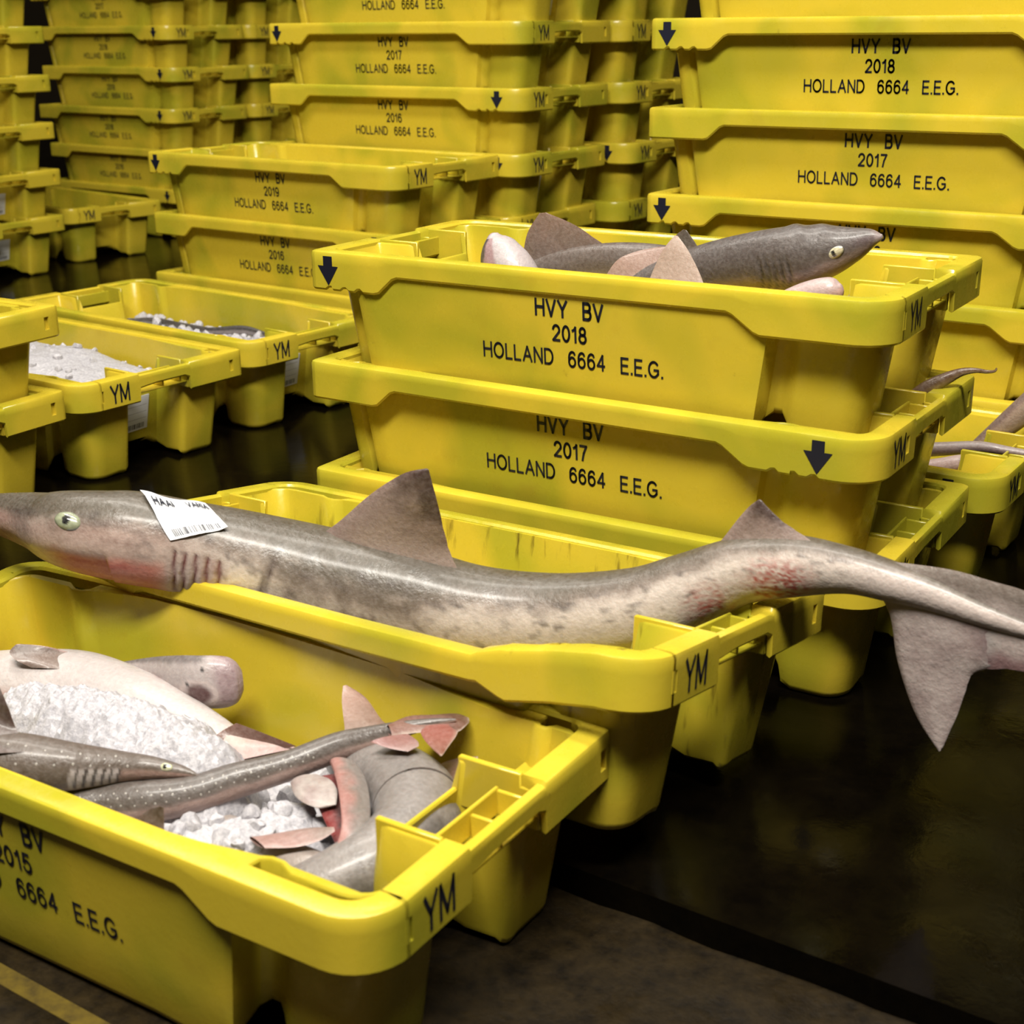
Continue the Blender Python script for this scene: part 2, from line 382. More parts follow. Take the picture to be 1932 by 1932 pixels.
def lines_mesh(year, inset=0.022):
    """three printed lines on the sloping front face"""
    out = []
    for body, wdt, hgt, z, sw in (('HVY  BV', 0.093, 0.0195, H-0.045, 0.20), (year, 0.046, 0.0185, H-0.0755, 0.18), ('HOLLAND  6664  E.E.G.', 0.252, 0.0185, H-0.107, 0.165)):
        words = {}
        for w_, q in glyph_quads(body, sw):
            V, F = words.setdefault(w_, ([], [])); n = len(V)
            for x, y in q:
                zz = z+(y-0.5)*hgt; V.append(((x-0.5)*wdt, front_y(zz, inset)-0.0007, zz))
            F.append((n, n+1, n+2, n+3))
        for V, F in words.values():
            me = bpy.data.meshes.new('print'); me.from_pydata(V, [], F); me.materials.append(M_INK); out.append(me)
    return out
def ym_mesh(arrow):
    V = []; F = []; yc = (-hy+0.086) if arrow == 'L' else (-hy+0.072)
    for _, q in glyph_quads('YM', 0.17, 0.25):
        n = len(V)
        for x, y in q: V.append((hx+0.0006, yc+(x-0.5)*0.038, H-0.026+(y-0.5)*0.030))
        F.append((n, n+1, n+2, n+3))
    me = bpy.data.meshes.new('marks'); me.from_pydata(V, [], F); me.materials.append(M_INK); return me
def arrow_mesh(arrow):
    xc = (-hx+0.034) if arrow == 'L' else (hx-0.068)
    pts = [(-0.0075, 0.022), (0.0075, 0.022), (0.0075, 0.009), (0.017, 0.009), (0.0, -0.017), (-0.017, 0.009), (-0.0075, 0.009)]
    V = [(xc+x, -hy-0.0006, H-0.028+z) for x, z in pts]
    me = bpy.data.meshes.new('arrow'); me.from_pydata(V, [], [(6, 0, 1, 2), (5, 6, 2, 3), (5, 3, 4)]); me.materials.append(M_INK); return me
def sticker_mesh():
    V = []; z0, z1, y0, y1 = 0.052, 0.118, -0.052, 0.034
    def wx(z): return taper(XI, 0, z)[0]
    V = [(wx(z0)+0.0012, y0, z0), (wx(z0)+0.0012, y1-0.004, z0+0.003), (wx(z1)+0.0022, y1, z1+0.002), (wx(z1)+0.0012, y0+0.003, z1),
         (wx(z0)+0.0006, y0, z0), (wx(z0)+0.0006, y1-0.004, z0+0.003), (wx(z1)+0.0006, y1, z1+0.002), (wx(z1)+0.0006, y0+0.003, z1)]
    me = bpy.data.meshes.new('sticker'); me.from_pydata(V, [], [(0, 1, 2, 3), (7, 6, 5, 4), (0, 4, 5, 1), (1, 5, 6, 2), (2, 6, 7, 3), (3, 7, 4, 0)])
    uv = me.uv_layers.new(name='UVMap'); uvs = {0: (0, 0), 1: (1, 0), 2: (1, 1), 3: (0, 1)}
    for l in me.loops: uv.data[l.index].uv = uvs[l.vertex_index % 4]
    me.materials.append(M_STK); return me

def prep(me, mat, ang=38):
    for p in me.polygons: p.use_smooth = True
    me.set_sharp_from_angle(angle=math.radians(ang)); me.materials.append(mat); return me
ME_BODY = prep(body_mesh(), M_YEL); ME_BODYD = ME_BODY.copy(); ME_BODYD.materials[0] = M_YELD
ME_RIM = {k: prep(rim_mesh(k), M_YEL) for k in 'LR'}
ME_HAND = prep(handle_mesh(), M_YEL)
ME_TXTF = {y: lines_mesh(y, 0.004) for y in ('2015', '2018')}; ME_BODYF = prep(body_mesh(0.004), M_YEL)
ME_TXT = {y: lines_mesh(y) for y in ('2015', '2016', '2017', '2018', '2019')}
ME_YM = {k: ym_mesh(k) for k in 'LR'}; ME_ARR = {k: arrow_mesh(k) for k in 'LR'}
ME_STK = sticker_mesh()

def warped(me, fn):
    m2 = me.copy()
    for v in m2.vertices: v.co = fn(v.co.x, v.co.y, v.co.z)
    return m2
def bow_back(x, y, z):        # back wall bulging outward, its left part a little high
    k = sstep0(0.10, 0.17, y)*(0.3+0.7*z/H)
    return (x, y+0.016*(1-(x/hx)**2)*k, z+0.008*k*sstep0(0.3, -0.2, x))
def sag_front(x, y, z):       # front rim pressed down except at its round corner
    return (x, y, z-(0.020*sstep0(hx-0.05, hx-0.17, x)+0.013*sstep0(hx-0.165, hx-0.20, x))*sstep0(0.02, H-0.03, z)*sstep0(-0.06, -0.16, y))
def sstep0(a, b, x):
    t = max(0.0, min(1.0, (x-a)/(b-a))); return t*t*(3-2*t)
def part(name, me, parent, label=None, rotz=0.0):
    o = bpy.data.objects.new(name, me); col.objects.link(o); o.parent = parent
    if rotz: o.rotation_euler.z = rotz
    if label: o['label'] = label
    return o
def crate(label, x, y, yaw, z=0.0, arrow='L', year='2017', sticker=False, tilt=(0, 0), grimy=False, group=None, text=True, warp=None, flush=False):
    e = bpy.data.objects.new('fish_crate', None); col.objects.link(e); e.empty_display_size = 0.1
    R = Matrix.Rotation(math.radians(yaw), 4, 'Z') @ Matrix.Rotation(tilt[1], 4, 'Y') @ Matrix.Rotation(tilt[0], 4, 'X')
    e.matrix_world = Matrix.Translation((x, y, z)) @ R
    tag(e, label, 'crate', group)
    mb, mr = (ME_BODYF if flush else ME_BODYD if grimy else ME_BODY), ME_RIM[arrow]
    if warp: mb, mr = warped(mb, warp), warped(mr, warp)
    part('body', mb, e); part('rim', mr, e)
    part('handle', ME_HAND, e); part('handle', ME_HAND, e, None, math.pi)
    part('side_letters', ME_YM[arrow], e, 'black letters YM')
    if text:
        
        for tm in (ME_TXTF if flush else ME_TXT)[year]: part('printed_text', tm, e, 'black printed lettering')
        part('arrow_mark', ME_ARR[arrow], e, 'black arrow pointing down')
    if sticker: part('paper_label', ME_STK, e, 'white printed paper label')
    return e
# ------------------------------------------------------------------ the crates in their rows and stacks
def stack(xy, specs, **kw):
    for lvl, dx, dy, yaw, arrow, year, stk, label in specs:
        crate(label, xy[0]+dx, xy[1]+dy, yaw, lvl*P, arrow, year, stk, **kw)
G1 = 'crates stacked on the market floor'
crate('topmost crate of the middle stack, printed 2018, filled with small sharks', 0.225, -0.040, 2.8, 2*P, 'L', '2018', group=G1, flush=True)
crate('crate printed 2017 directly under the top crate of small sharks', 0.236, -0.066, 1.9, P, 'R', '2017', True, group=G1)
crate('bottom crate of the middle stack, behind the big shark', 0.248, -0.078, 2.9, 0.0, 'R', '2017', True, group=G1)
crate('grimy crate holding the big shark, tipped against its neighbour', 0.2297, -0.5295, -1.2, 0.0236, 'L', '2016', True, (-0.13, -0.03), True, group='crates in the front row', warp=sag_front, text=False)
crate('nearest crate at lower left, printed 2015, full of spotted sharks and ice', 0.173, -0.859, 2.5, STEP_Z, 'L', '2015', group='crates in the front row', warp=bow_back, flush=True)
crate('floor crate at left heaped with smooth white ice', -1.178, 0.038, -1.9, 0.0, 'L', '2017', True, group=G1)
crate('floor crate of ice chunks and dark fish behind the heaped ice crate', -1.177, 0.456, -3.3, 0.0, 'L', '2018', True, group=G1)
crate('lower crate of the pair cut by the left picture edge', -1.180, -0.397, 4.0, 0.0, 'R', '2017', group=G1)
crate('upper crate of the pair cut by the left picture edge', -1.172, -0.397, 4.0, P, 'R', '2016', group=G1)
stack((-1.194, 0.922), [
    (2, 0, 0, -2.0, 'L', '2019', False, 'empty open crate printed 2019 on top of a stack of three'),
    (1, 0.001, 0.002, -1.9, 'R', '2016', False, 'crate printed 2016 under the empty crate printed 2019'),
    (0, -0.004, -0.003, -1.7, 'R', '2018', False, 'lowest crate under the crates printed 2019 and 2016')], group=G1)
stack((-1.127, 1.29), [
    (5, 0.03, 0.01, -1.2, 'L', '2018', True, 'top crate of the tall middle back stack, cut by the upper picture edge'),
    (4, 0, 0.012, -1.5, 'L', '2017', False, 'tall middle back stack crate with its arrow on the left end'),
    (3, 0.002, 0, -1.2, 'R', '2016', False, 'tall middle back stack crate with its arrow on the right end'),
    (2, 0.002, -0.012, -0.3, 'R', '2018', True, 'crate hidden mostly behind the empty 2019 crate, white label on its end'),
    (1, -0.03, 0.0, -1.0, 'L', '2017', False, 'second lowest crate of the tall middle back stack'),
    (0, 0.0, 0.0, -1.0, 'L', '2017', False, 'lowest crate of the tall middle back stack')], group=G1)
stack((-1.095, 1.69), [
    (5, 0.03, 0.0, -1.0, 'L', '2018', True, 'highest crate of the narrow gap stack beside the right hand stack'),
    (4, 0.0, 0.0, -1.0, 'L', '2018', True, 'second highest crate of the narrow gap stack beside the right hand stack'),
    (3, 0.01, 0.0, -1.0, 'R', '2018', True, 'middle crate of the narrow gap stack beside the right hand stack, label on its end'),
    (2, 0.025, 0.0, -1.0, 'R', '2018', False, 'third crate up in the narrow gap stack beside the right hand stack'),
    (1, 0.0, 0.0, -1.0, 'L', '2018', False, 'second crate up in the narrow gap stack beside the right hand stack'),
    (0, 0.0, 0.0, -1.0, 'L', '2018', False, 'lowest crate of the narrow gap stack beside the right hand stack')], group=G1)
stack((0.289, 0.766), [
    (5, 0.03, 0.0, 1.2, 'L', '2017', False, 'highest crate of the right hand stack, cut by the upper picture edge'),
    (4, 0.001, 0.0, 1.2, 'L', '2018', False, 'crate printed 2018 with an arrow in the right hand stack'),
    (3, -0.002, 0.003, 1.5, 'R', '2017', False, 'crate printed 2017 in the right hand stack'),
    (2, 0.002, -0.005, 1.1, 'L', '2016', False, 'right hand stack crate directly behind the small shark head'),
    (1, 0.004, 0.0, 1.0, 'R', '2018', False, 'second lowest crate of the right hand stack'),
    (0, 0.0, -0.01, 1.0, 'L', '2017', False, 'lowest crate of the right hand stack')], group=G1)
crate('floor crate with pale fish at the right picture edge', 0.266, 0.340, 0.5, 0.0, 'R', '2017', group=G1)
stack((-3.327, 2.275), [
    (5, 0.0, 0.0, -3, 'L', '2017', False, 'highest crate of the far left back stack, cut by the upper picture edge'),
    (4, 0.0, 0.0, -3, 'R', '2018', False, 'fifth crate up in the far left back stack'),
    (3, 0.005, 0.015, -3.5, 'R', '2018', False, 'fourth crate up in the far left back stack'),
    (2, -0.003, -0.008, -2.1, 'R', '2018', False, 'third crate up in the far left back stack'),
    (1, 0.05, -0.02, -3.0, 'R', '2016', False, 'second crate up in the far left back stack'),
    (0, 0.0, 0.0, -3.0, 'R', '2017', False, 'lowest crate of the far left back stack')], group=G1)
stack((-3.32, 2.68), [(k, 0.01*(k % 2), 0.0, -3+0.4*(k % 3), 'LR'[k % 2], '2018', False,
    '%s crate of the stack behind the far left back stack' % w) for k, w in enumerate(('lowest', 'second lowest', 'third lowest', 'third highest', 'second highest', 'highest'))], group=G1)
stack((-3.135, 1.19), [(k, -0.004*k+0.006*(k % 2), 0.003*k, 0.3, 'LR'[k % 2], '2018', k in (0, 1, 2), lab) for k, lab in enumerate((
    'lowest crate of the stack at the upper left picture edge', 'second crate up of the stack at the upper left picture edge', 'third crate up of the stack at the upper left picture edge',
    'fourth crate up of the stack at the upper left picture edge', 'fifth crate up of the stack at the upper left picture edge', 'sixth crate up of the stack at the upper left picture edge'))], group=G1)
crate('single empty crate on the floor before the far left back stack', -3.199, 1.707, -8.5, 0.0, 'L', '2017', group=G1)
# ------------------------------------------------------------------ sharks and other fish
from mathutils.bvhtree import BVHTree
TONE = 0.64          # wet skin is darker than dry
def lin(c): return tuple(((v/255.0)/12.92 if v/255.0 <= 0.04045 else (((v/255.0)+0.055)/1.055)**2.4) for v in c)
def lerp(a, b, t): return tuple(x+(y-x)*t for x, y in zip(a, b))
def sstep(a, b, x):
    t = max(0.0, min(1.0, (x-a)/(b-a))); return t*t*(3-2*t)
def fbm(x, y, z=0.0, o=3):
    s = 0; a = 1.0; w = 0
    for _ in range(o): s += a*noise.noise(Vector((x, y, z))); w += a; a *= 0.5; x *= 2.03; y *= 2.03; z *= 2.03
    return s/w
def fish_mat(name, rough=0.40, coat=0.22, bumps=0.45):
    m, nt, b = new_mat(name)
    at = nt.nodes.new('ShaderNodeAttribute'); at.attribute_name = 'Col'
    v = coords(nt, False)
    n = noise_n(nt, v, 210.0, 3, 0.6); n2 = noise_n(nt, v, 45.0, 4, 0.65)
    c = mix(nt, ramp(nt, n, [(0.3, 0.0), (0.75, 1.0)]), mix(nt, 0.12, at.outputs['Color'], (0.0, 0.0, 0.0)), mix(nt, 0.06, at.outputs['Color'], (1, 0.95, 0.9)))
    nt.links.new(c, b.inputs['Base Color'])
    nt.links.new(ramp(nt, n2, [(0.35, rough-0.08), (0.7, rough+0.22)]), b.inputs['Roughness'])
    b.inputs['Coat Weight'].default_value = coat; b.inputs['Coat Roughness'].default_value = 0.18
    b.inputs['Subsurface Weight'].default_value = 0.15; b.inputs['Subsurface Radius'].default_value = (0.008, 0.003, 0.002); b.inputs['Subsurface Scale'].default_value = 0.6
    bump(nt, b, mix(nt, 0.4, n2, n), bumps, 0.004)
    return m
M_FISH = fish_mat('wet_shark_skin')
M_EYE = fish_mat('fish_eye', 0.12, 0.8, 0.0)

def crom(P, t):
    """Catmull-Rom through equally indexed points P at parameter t in [0, len-1]"""
    n = len(P); i = min(int(t), n-2); f = t-i
    p0 = P[max(i-1, 0)]; p1 = P[i]; p2 = P[i+1]; p3 = P[min(i+2, n-1)]
    return tuple(0.5*(2*b+(c-a)*f+(2*a-5*b+4*c-d)*f*f+(-a+3*b-3*c+d)*f**3) for a, b, c, d in zip(p0, p1, p2, p3))
class Fish:
    def __init__(self, spine, up=(0, 0, 1), wf=0.85, cfun=None, nst=90, nr=40, flip=1, shape=None, skew=1.25):
        self.V = []; self.F = []; self.C = []; self.spine = spine; self.wf = wf; self.up = Vector(up).normalized(); self.flip = flip
        self.shape = shape; n = len(spine); self.st = []
        for k in range(nst+1):
            t = (n-1)*k/nst; u, x, y, z, r = crom(spine, t)
            d = 0.02; a = crom(spine, max(0, t-d)); b = crom(spine, min(n-1, t+d))
            T = (Vector(b[1:4])-Vector(a[1:4])).normalized()
            U = (self.up-T*self.up.dot(T)).normalized(); S = T.cross(U)
            c = Vector((x, y, z))
            if S.dot(CAM_POS-c) < 0: S = -S
            self.st.append((u, c, T, U, S, max(r, 0.0004)))
        self.u0 = self.st[0][0]; self.u1 = self.st[-1][0]
        self.sk = []
        for k, (u, c, T, U, S, r) in enumerate(self.st):
            a, b = self.st[max(0, k-1)], self.st[min(nst, k+1)]
            upm = (b[0]-a[0])/max(1e-6, (b[1]-a[1]).length); q = T.dot(CR)
            kx = max(-1.2, min(1.2, S.dot(CR)/q))*upm if abs(q) > 0.25 else 0.0
            self.sk.append((kx*wf*(skew(u) if callable(skew) else skew), max(-0.6, min(0.6, S.dot(CU)/U.dot(CU)))*wf))
        for k, (u, c, T, U, S, r) in enumerate(self.st):
            kx, kc = self.sk[k]
            for j in range(nr):
                th = 2*math.pi*j/nr; cs, sn = math.cos(th), math.sin(th)
                p = c+U*(r*cs)+S*(r*wf*sn)
                if shape: p = p+shape(u+kx*r*max(0, sn), cs+kc*max(0, sn), sn, r, U, S, T)
                sp_ = max(0, sn); self.V.append(p); self.C.append(cfun(u+kx*r*sp_, cs+kc*sp_, sn, p, r))
        for k in range(nst):
            for j in range(nr): self.F.append((k*nr+j, k*nr+(j+1) % nr, (k+1)*nr+(j+1) % nr, (k+1)*nr+j))
        self.F.append(tuple(range(nr))); self.F.append(tuple(nst*nr+j for j in range(nr)))
    def surf(self, ua, ca, off=0.0):
        """skin point on the open side, from skewed body coordinates"""
        u, cs = ua, ca
        for _ in range(6):
            i = 0
            while i < len(self.st)-2 and self.st[i+1][0] < u: i += 1
            sn = math.sqrt(max(0.0, 1-cs*cs)) if abs(cs) < 1 else 0.0
            kx, kc = self.sk[i]; u = ua-kx*self.st[i][5]*sn; cs = max(-1.0, min(1.0, ca-kc*sn))
        i = 0
        while i < len(self.st)-2 and self.st[i+1][0] < u: i += 1
        a, b = self.st[i], self.st[i+1]; f = max(0, min(1, (u-a[0])/((b[0]-a[0]) or 1)))
        c = a[1].lerp(b[1], f); U = a[3].lerp(b[3], f).normalized(); S = a[4].lerp(b[4], f).normalized(); r = a[5]+(b[5]-a[5])*f
        cs = max(-1, min(1, cs)); sn = math.sqrt(1-cs*cs)
        p = c+U*(r*cs)+S*(r*self.wf*sn); nrm = (U*(cs*self.wf)+S*sn).normalized()
        if self.shape: p = p+self.shape(ua, ca, sn, r, U, S, a[2])
        return p+nrm*off, nrm, a[2]
    def fin(self, lead, trail, thick, cfun, rows=14, nc=9, bend=0.0, ragged=0.0):
        Ld = [crom(lead, (len(lead)-1)*k/rows) for k in range(rows+1)]; Tr = [crom(trail, (len(trail)-1)*k/rows) for k in range(rows+1)]
        nrm = (Vector(trail[0])-Vector(lead[0])).cross(Vector(lead[-1])-Vector(lead[0])).normalized()
        s0 = len(self.V); m = 2*nc
        for k in range(rows+1):
            a, b = Vector(Ld[k]), Vector(Tr[k]); v = k/rows
            if ragged: b = b+(b-a)*ragged*fbm(v*9, 3.3, 1.1, 2)
            th = thick*(1-0.86*v)
            for j in range(m):
                if j < nc: h = j/(nc-1); sg = 1
                else: h = 1-(j-nc+0.5)/nc; sg = -1
                prof = math.sin(math.pi*min(1, max(0, 0.04+0.93*h**0.75)))**0.8 if 0 < h < 1 else 0.0
                p = a.lerp(b, h)+nrm*(sg*th*0.5*prof+bend*v*v)
                self.V.append(p); self.C.append(cfun(v, h, p))
        for k in range(rows):
            for j in range(m): self.F.append((s0+k*m+j, s0+k*m+(j+1) % m, s0+(k+1)*m+(j+1) % m, s0+(k+1)*m+j))
        self.F.append(tuple(s0+rows*m+j for j in range(m)))
    def build(self, name, label, group=None, cat='fish', mat=None, parent=None):
        me = bpy.data.meshes.new(name); me.from_pydata([tuple(v) for v in self.V], [], self.F)
        bm = bmesh.new(); bm.from_mesh(me); bmesh.ops.recalc_face_normals(bm, faces=bm.faces); bm.to_mesh(me); bm.free()
        at = me.color_attributes.new('Col', 'FLOAT_COLOR', 'POINT')
        flat = []
        for c in self.C: flat += [c[0]*TONE, c[1]*TONE*0.985, c[2]*TONE*0.97, 1.0]
        at.data.foreach_set('color', flat)
        o = obj_from(name, me, mat or M_FISH, parent, 70)
        tag(o, label, cat, group); self.obj = o
        return o
    def snap(self, w, off=0.0):
        if not hasattr(self, 'bvh'): self.bvh = BVHTree.FromPolygons([tuple(v) for v in self.V], self.F)
        q, nrm, i, d = self.bvh.find_nearest(Vector(w))
        if nrm.dot(Vector((0, -0.6, 0.8))) < 0: nrm = -nrm
        return q+nrm*off, nrm
    def eye(self, u, cs, rx, ry, iris, rim=(0.02, 0.015, 0.012), tilt=0.0, at=None):
        p, nrm, T = self.surf(u, cs, -0.001)
        if at: p, nrm = self.snap(at, -0.001)
        U = nrm.cross(T).normalized(); T = U.cross(nrm).normalized()
        T, U = T*math.cos(tilt)+U*math.sin(tilt), U*math.cos(tilt)-T*math.sin(tilt)
        V = [p+nrm*ry*0.55]; C = [(0.004, 0.004, 0.004)]; F = []; n = 24; R = 8
        for k in range(1, R+1):
            q = k/R
            for j in range(n):
                a = 2*math.pi*j/n
                V.append(p+T*(rx*q*math.cos(a))+U*(ry*q*math.sin(a))+nrm*(ry*0.55*math.sqrt(max(0, 1-q*q))-ry*0.15*q))
                px = abs(math.cos(a))*q*rx/ry; py = abs(math.sin(a))*q
                pupil = (px/0.42)**2+(py/0.62)**2 < 1
                C.append((0.004, 0.004, 0.004) if pupil else (rim if q > 0.93 else lerp(iris, tuple(x*0.55 for x in iris), q*0.6+0.25*math.sin(a*7))))
        for j in range(n): F.append((0, 1+j, 1+(j+1) % n))
        for k in range(R-1):
            for j in range(n): F.append((1+k*n+j, 1+(k+1)*n+j, 1+(k+1)*n+(j+1) % n, 1+k*n+(j+1) % n))
        me = bpy.data.meshes.new('eye'); me.from_pydata([tuple(v) for v in V], [], F)
        at = me.color_attributes.new('Col', 'FLOAT_COLOR', 'POINT'); flat = []
        for c in C: flat += [*c, 1.0]
        at.data.foreach_set('color', flat)
        o = obj_from('eye', me, M_EYE, self.obj, 80); o['label'] = 'glassy pale eye with a dark pupil'
        return o

# spine tables: (station, x, y, z, radius) and fin edges, metres in the hall
BIG = [(-95, -0.321, -0.73, 0.221, 0.0038), (-75, -0.299, -0.73, 0.225, 0.0114), (-40, -0.263, -0.73, 0.229, 0.0187), (0, -0.223, -0.73, 0.233, 0.0252), (60, -0.165, -0.73, 0.236, 0.0337), (100, -0.128, -0.73, 0.235, 0.0416), (140, -0.091, -0.73, 0.238, 0.0464), (200, -0.056, -0.715, 0.236, 0.0503), (260, -0.026, -0.697, 0.233, 0.0526), (350, 0.016, -0.667, 0.222, 0.0527), (450, 0.061, -0.632, 0.205, 0.0571), (600, 0.135, -0.585, 0.18, 0.0632), (750, 0.22, -0.55, 0.167, 0.0621), (900, 0.306, -0.52, 0.158, 0.0537), (1050, 0.39, -0.49, 0.162, 0.049), (1200, 0.476, -0.47, 0.185, 0.0444), (1300, 0.529, -0.455, 0.212, 0.0404), (1400, 0.583, -0.445, 0.243, 0.0347), (1500, 0.637, -0.44, 0.258, 0.0313), (1600, 0.691, -0.44, 0.265, 0.0235), (1680, 0.734, -0.44, 0.263, 0.0201), (1760, 0.775, -0.44, 0.259, 0.0168), (1850, 0.82, -0.44, 0.251, 0.0126), (1932, 0.86, -0.44, 0.245, 0.0086), (2010, 0.897, -0.44, 0.24, 0.0047), (2060, 0.92, -0.44, 0.238, 0.0019)]
BIG_D1L = [(0.1387, -0.585, 0.234), (0.1664, -0.58, 0.2552), (0.2066, -0.572, 0.2918), (0.2465, -0.566, 0.3196), (0.2724, -0.56, 0.3282)]
BIG_D1T = [(0.2954, -0.535, 0.2057), (0.287, -0.54, 0.2299), (0.2841, -0.548, 0.2618), (0.2814, -0.555, 0.2958), (0.2766, -0.56, 0.3272)]
BIG_D2L = [(0.5438, -0.445, 0.253), (0.5592, -0.445, 0.2716), (0.5746, -0.445, 0.2949), (0.5876, -0.445, 0.3124), (0.5974, -0.445, 0.3214)]
BIG_D2T = [(0.671, -0.445, 0.2792), (0.6472, -0.445, 0.2925), (0.6243, -0.445, 0.3028), (0.6103, -0.445, 0.3122), (0.6003, -0.445, 0.3208)]
BIG_CLL = [(0.7217, -0.44, 0.2519), (0.7368, -0.44, 0.2264), (0.7473, -0.44, 0.1819), (0.7688, -0.44, 0.1313), (0.7936, -0.44, 0.0986)]
BIG_CLT = [(0.8601, -0.44, 0.2372), (0.8397, -0.44, 0.203), (0.8178, -0.44, 0.1864), (0.8087, -0.44, 0.1454), (0.7965, -0.44, 0.1)]
BIG_CUL = [(0.722, -0.44, 0.2812), (0.7527, -0.44, 0.2845), (0.7925, -0.44, 0.2866), (0.8267, -0.44, 0.2836), (0.8563, -0.44, 0.2809), (0.8978, -0.44, 0.272), (0.9311, -0.44, 0.2546)]
BIG_CUT = [(0.7565, -0.44, 0.2392), (0.7944, -0.44, 0.213), (0.8256, -0.44, 0.1977), (0.8495, -0.44, 0.2018), (0.873, -0.44, 0.2047), (0.9138, -0.44, 0.2118), (0.9357, -0.44, 0.2355)]
N1 = [(-90, -0.16, -0.861, 0.08, 0.0303), (-20, -0.126, -0.837, 0.085, 0.0326), (60, -0.08, -0.816, 0.09, 0.0335), (150, -0.03, -0.793, 0.09, 0.0345), (250, 0.052, -0.79, 0.09, 0.0319), (330, 0.114, -0.789, 0.085, 0.0274), (400, 0.166, -0.787, 0.08, 0.0215), (460, 0.201, -0.778, 0.07, 0.015)]
N2 = [(170, -0.041, -0.768, 0.095, 0.0035), (234, 0.001, -0.756, 0.105, 0.0081), (290, 0.045, -0.752, 0.112, 0.0159), (340, 0.089, -0.754, 0.118, 0.0235), (380, 0.118, -0.752, 0.12, 0.0277), (410, 0.134, -0.744, 0.12, 0.0282), (434, 0.144, -0.736, 0.12, 0.026), (449, 0.149, -0.73, 0.12, 0.0205), (457, 0.152, -0.726, 0.12, 0.0111)]
N3 = [(-110, 0.023, -0.995, 0.115, 0.0281), (-30, 0.075, -0.985, 0.12, 0.0296), (49, 0.112, -0.967, 0.12, 0.0285), (122, 0.142, -0.947, 0.118, 0.0236), (160, 0.155, -0.935, 0.116, 0.0207), (195, 0.167, -0.923, 0.114, 0.0178), (234, 0.18, -0.91, 0.112, 0.0144), (265, 0.19, -0.9, 0.11, 0.0124), (293, 0.202, -0.892, 0.109, 0.0104), (325, 0.217, -0.885, 0.108, 0.0079), (348, 0.228, -0.88, 0.107, 0.0054), (364, 0.236, -0.877, 0.106, 0.003), (374, 0.243, -0.877, 0.106, 0.001)]
N4 = [(60, 0.115, -0.97, 0.07, 0.0149), (130, 0.148, -0.952, 0.078, 0.0178), (200, 0.174, -0.931, 0.08, 0.0198), (280, 0.209, -0.909, 0.084, 0.0197), (360, 0.238, -0.884, 0.088, 0.0178), (440, 0.261, -0.851, 0.094, 0.017), (540, 0.296, -0.815, 0.104, 0.0145), (634, 0.326, -0.777, 0.116, 0.0141), (700, 0.354, -0.758, 0.126, 0.0116), (760, 0.38, -0.743, 0.136, 0.008), (815, 0.403, -0.726, 0.142, 0.0045), (860, 0.42, -0.712, 0.144, 0.0015)]
N5 = [(640, 0.295, -0.74, 0.075, 0.0158), (685, 0.34, -0.756, 0.088, 0.0286), (742, 0.384, -0.764, 0.092, 0.0369), (785, 0.429, -0.787, 0.094, 0.0406), (782, 0.456, -0.823, 0.092, 0.0393), (735, 0.459, -0.862, 0.088, 0.0365), (668, 0.446, -0.894, 0.082, 0.0324), (595, 0.426, -0.921, 0.075, 0.0269), (520, 0.399, -0.941, 0.065, 0.0215)]
N6 = [(430, 0.273, -0.873, 0.06, 0.0119), (480, 0.326, -0.891, 0.07, 0.0162), (530, 0.369, -0.902, 0.075, 0.0186), (590, 0.403, -0.899, 0.075, 0.0174), (640, 0.423, -0.887, 0.07, 0.0128)]
N3_DL = [(0.0787, -1.0187, 0.14), (0.0543, -0.9815, 0.16), (0.0516, -0.9642, 0.185), (0.0519, -0.9534, 0.2)]
N3_DT = [(0.1309, -0.972, 0.14), (0.1002, -0.9634, 0.15), (0.0934, -0.9652, 0.175), (0.0579, -0.9537, 0.2)]
N4_DL = [(0.3515, -0.7201, 0.12), (0.3381, -0.7222, 0.124), (0.3022, -0.7046, 0.132), (0.2797, -0.7061, 0.14)]
N4_DT = [(0.327, -0.7662, 0.12), (0.3158, -0.7529, 0.124), (0.2893, -0.7257, 0.132), (0.2769, -0.7094, 0.14)]
N4_CUL = [(0.37, -0.7537, 0.14), (0.3732, -0.7256, 0.14), (0.3916, -0.7081, 0.14), (0.4081, -0.6945, 0.14), (0.4226, -0.6954, 0.14)]
N4_CUT = [(0.3862, -0.7657, 0.14), (0.4016, -0.7455, 0.14), (0.4241, -0.7342, 0.14), (0.4317, -0.7229, 0.14), (0.4286, -0.7019, 0.14)]
N4_CLL = [(0.397, -0.7396, 0.14), (0.414, -0.7534, 0.14), (0.4307, -0.763, 0.14), (0.4456, -0.7698, 0.14)]
N4_CLT = [(0.4241, -0.7127, 0.14), (0.4338, -0.7291, 0.14), (0.4404, -0.7493, 0.14), (0.4468, -0.769, 0.14)]
N4_AL = [(0.3764, -0.7846, 0.14), (0.3984, -0.7845, 0.14), (0.4163, -0.7799, 0.14)]
N4_AT = [(0.3953, -0.7534, 0.14), (0.411, -0.7591, 0.14), (0.4181, -0.7666, 0.14)]
N5_FL = [(0.392, -0.7152, 0.085), (0.4065, -0.7085, 0.095), (0.428, -0.7073, 0.105), (0.4475, -0.715, 0.115)]
N5_FT = [(0.4419, -0.776, 0.085), (0.4541, -0.7636, 0.095), (0.4608, -0.7478, 0.105), (0.4544, -0.7262, 0.115)]
N1_PL = [(0.208, -0.8623, 0.085), (0.1941, -0.8308, 0.095), (0.1958, -0.8065, 0.105), (0.209, -0.7925, 0.115)]
N1_PT = [(0.2443, -0.8136, 0.085), (0.238, -0.7925, 0.085), (0.2464, -0.7786, 0.09), (0.2653, -0.768, 0.095)]
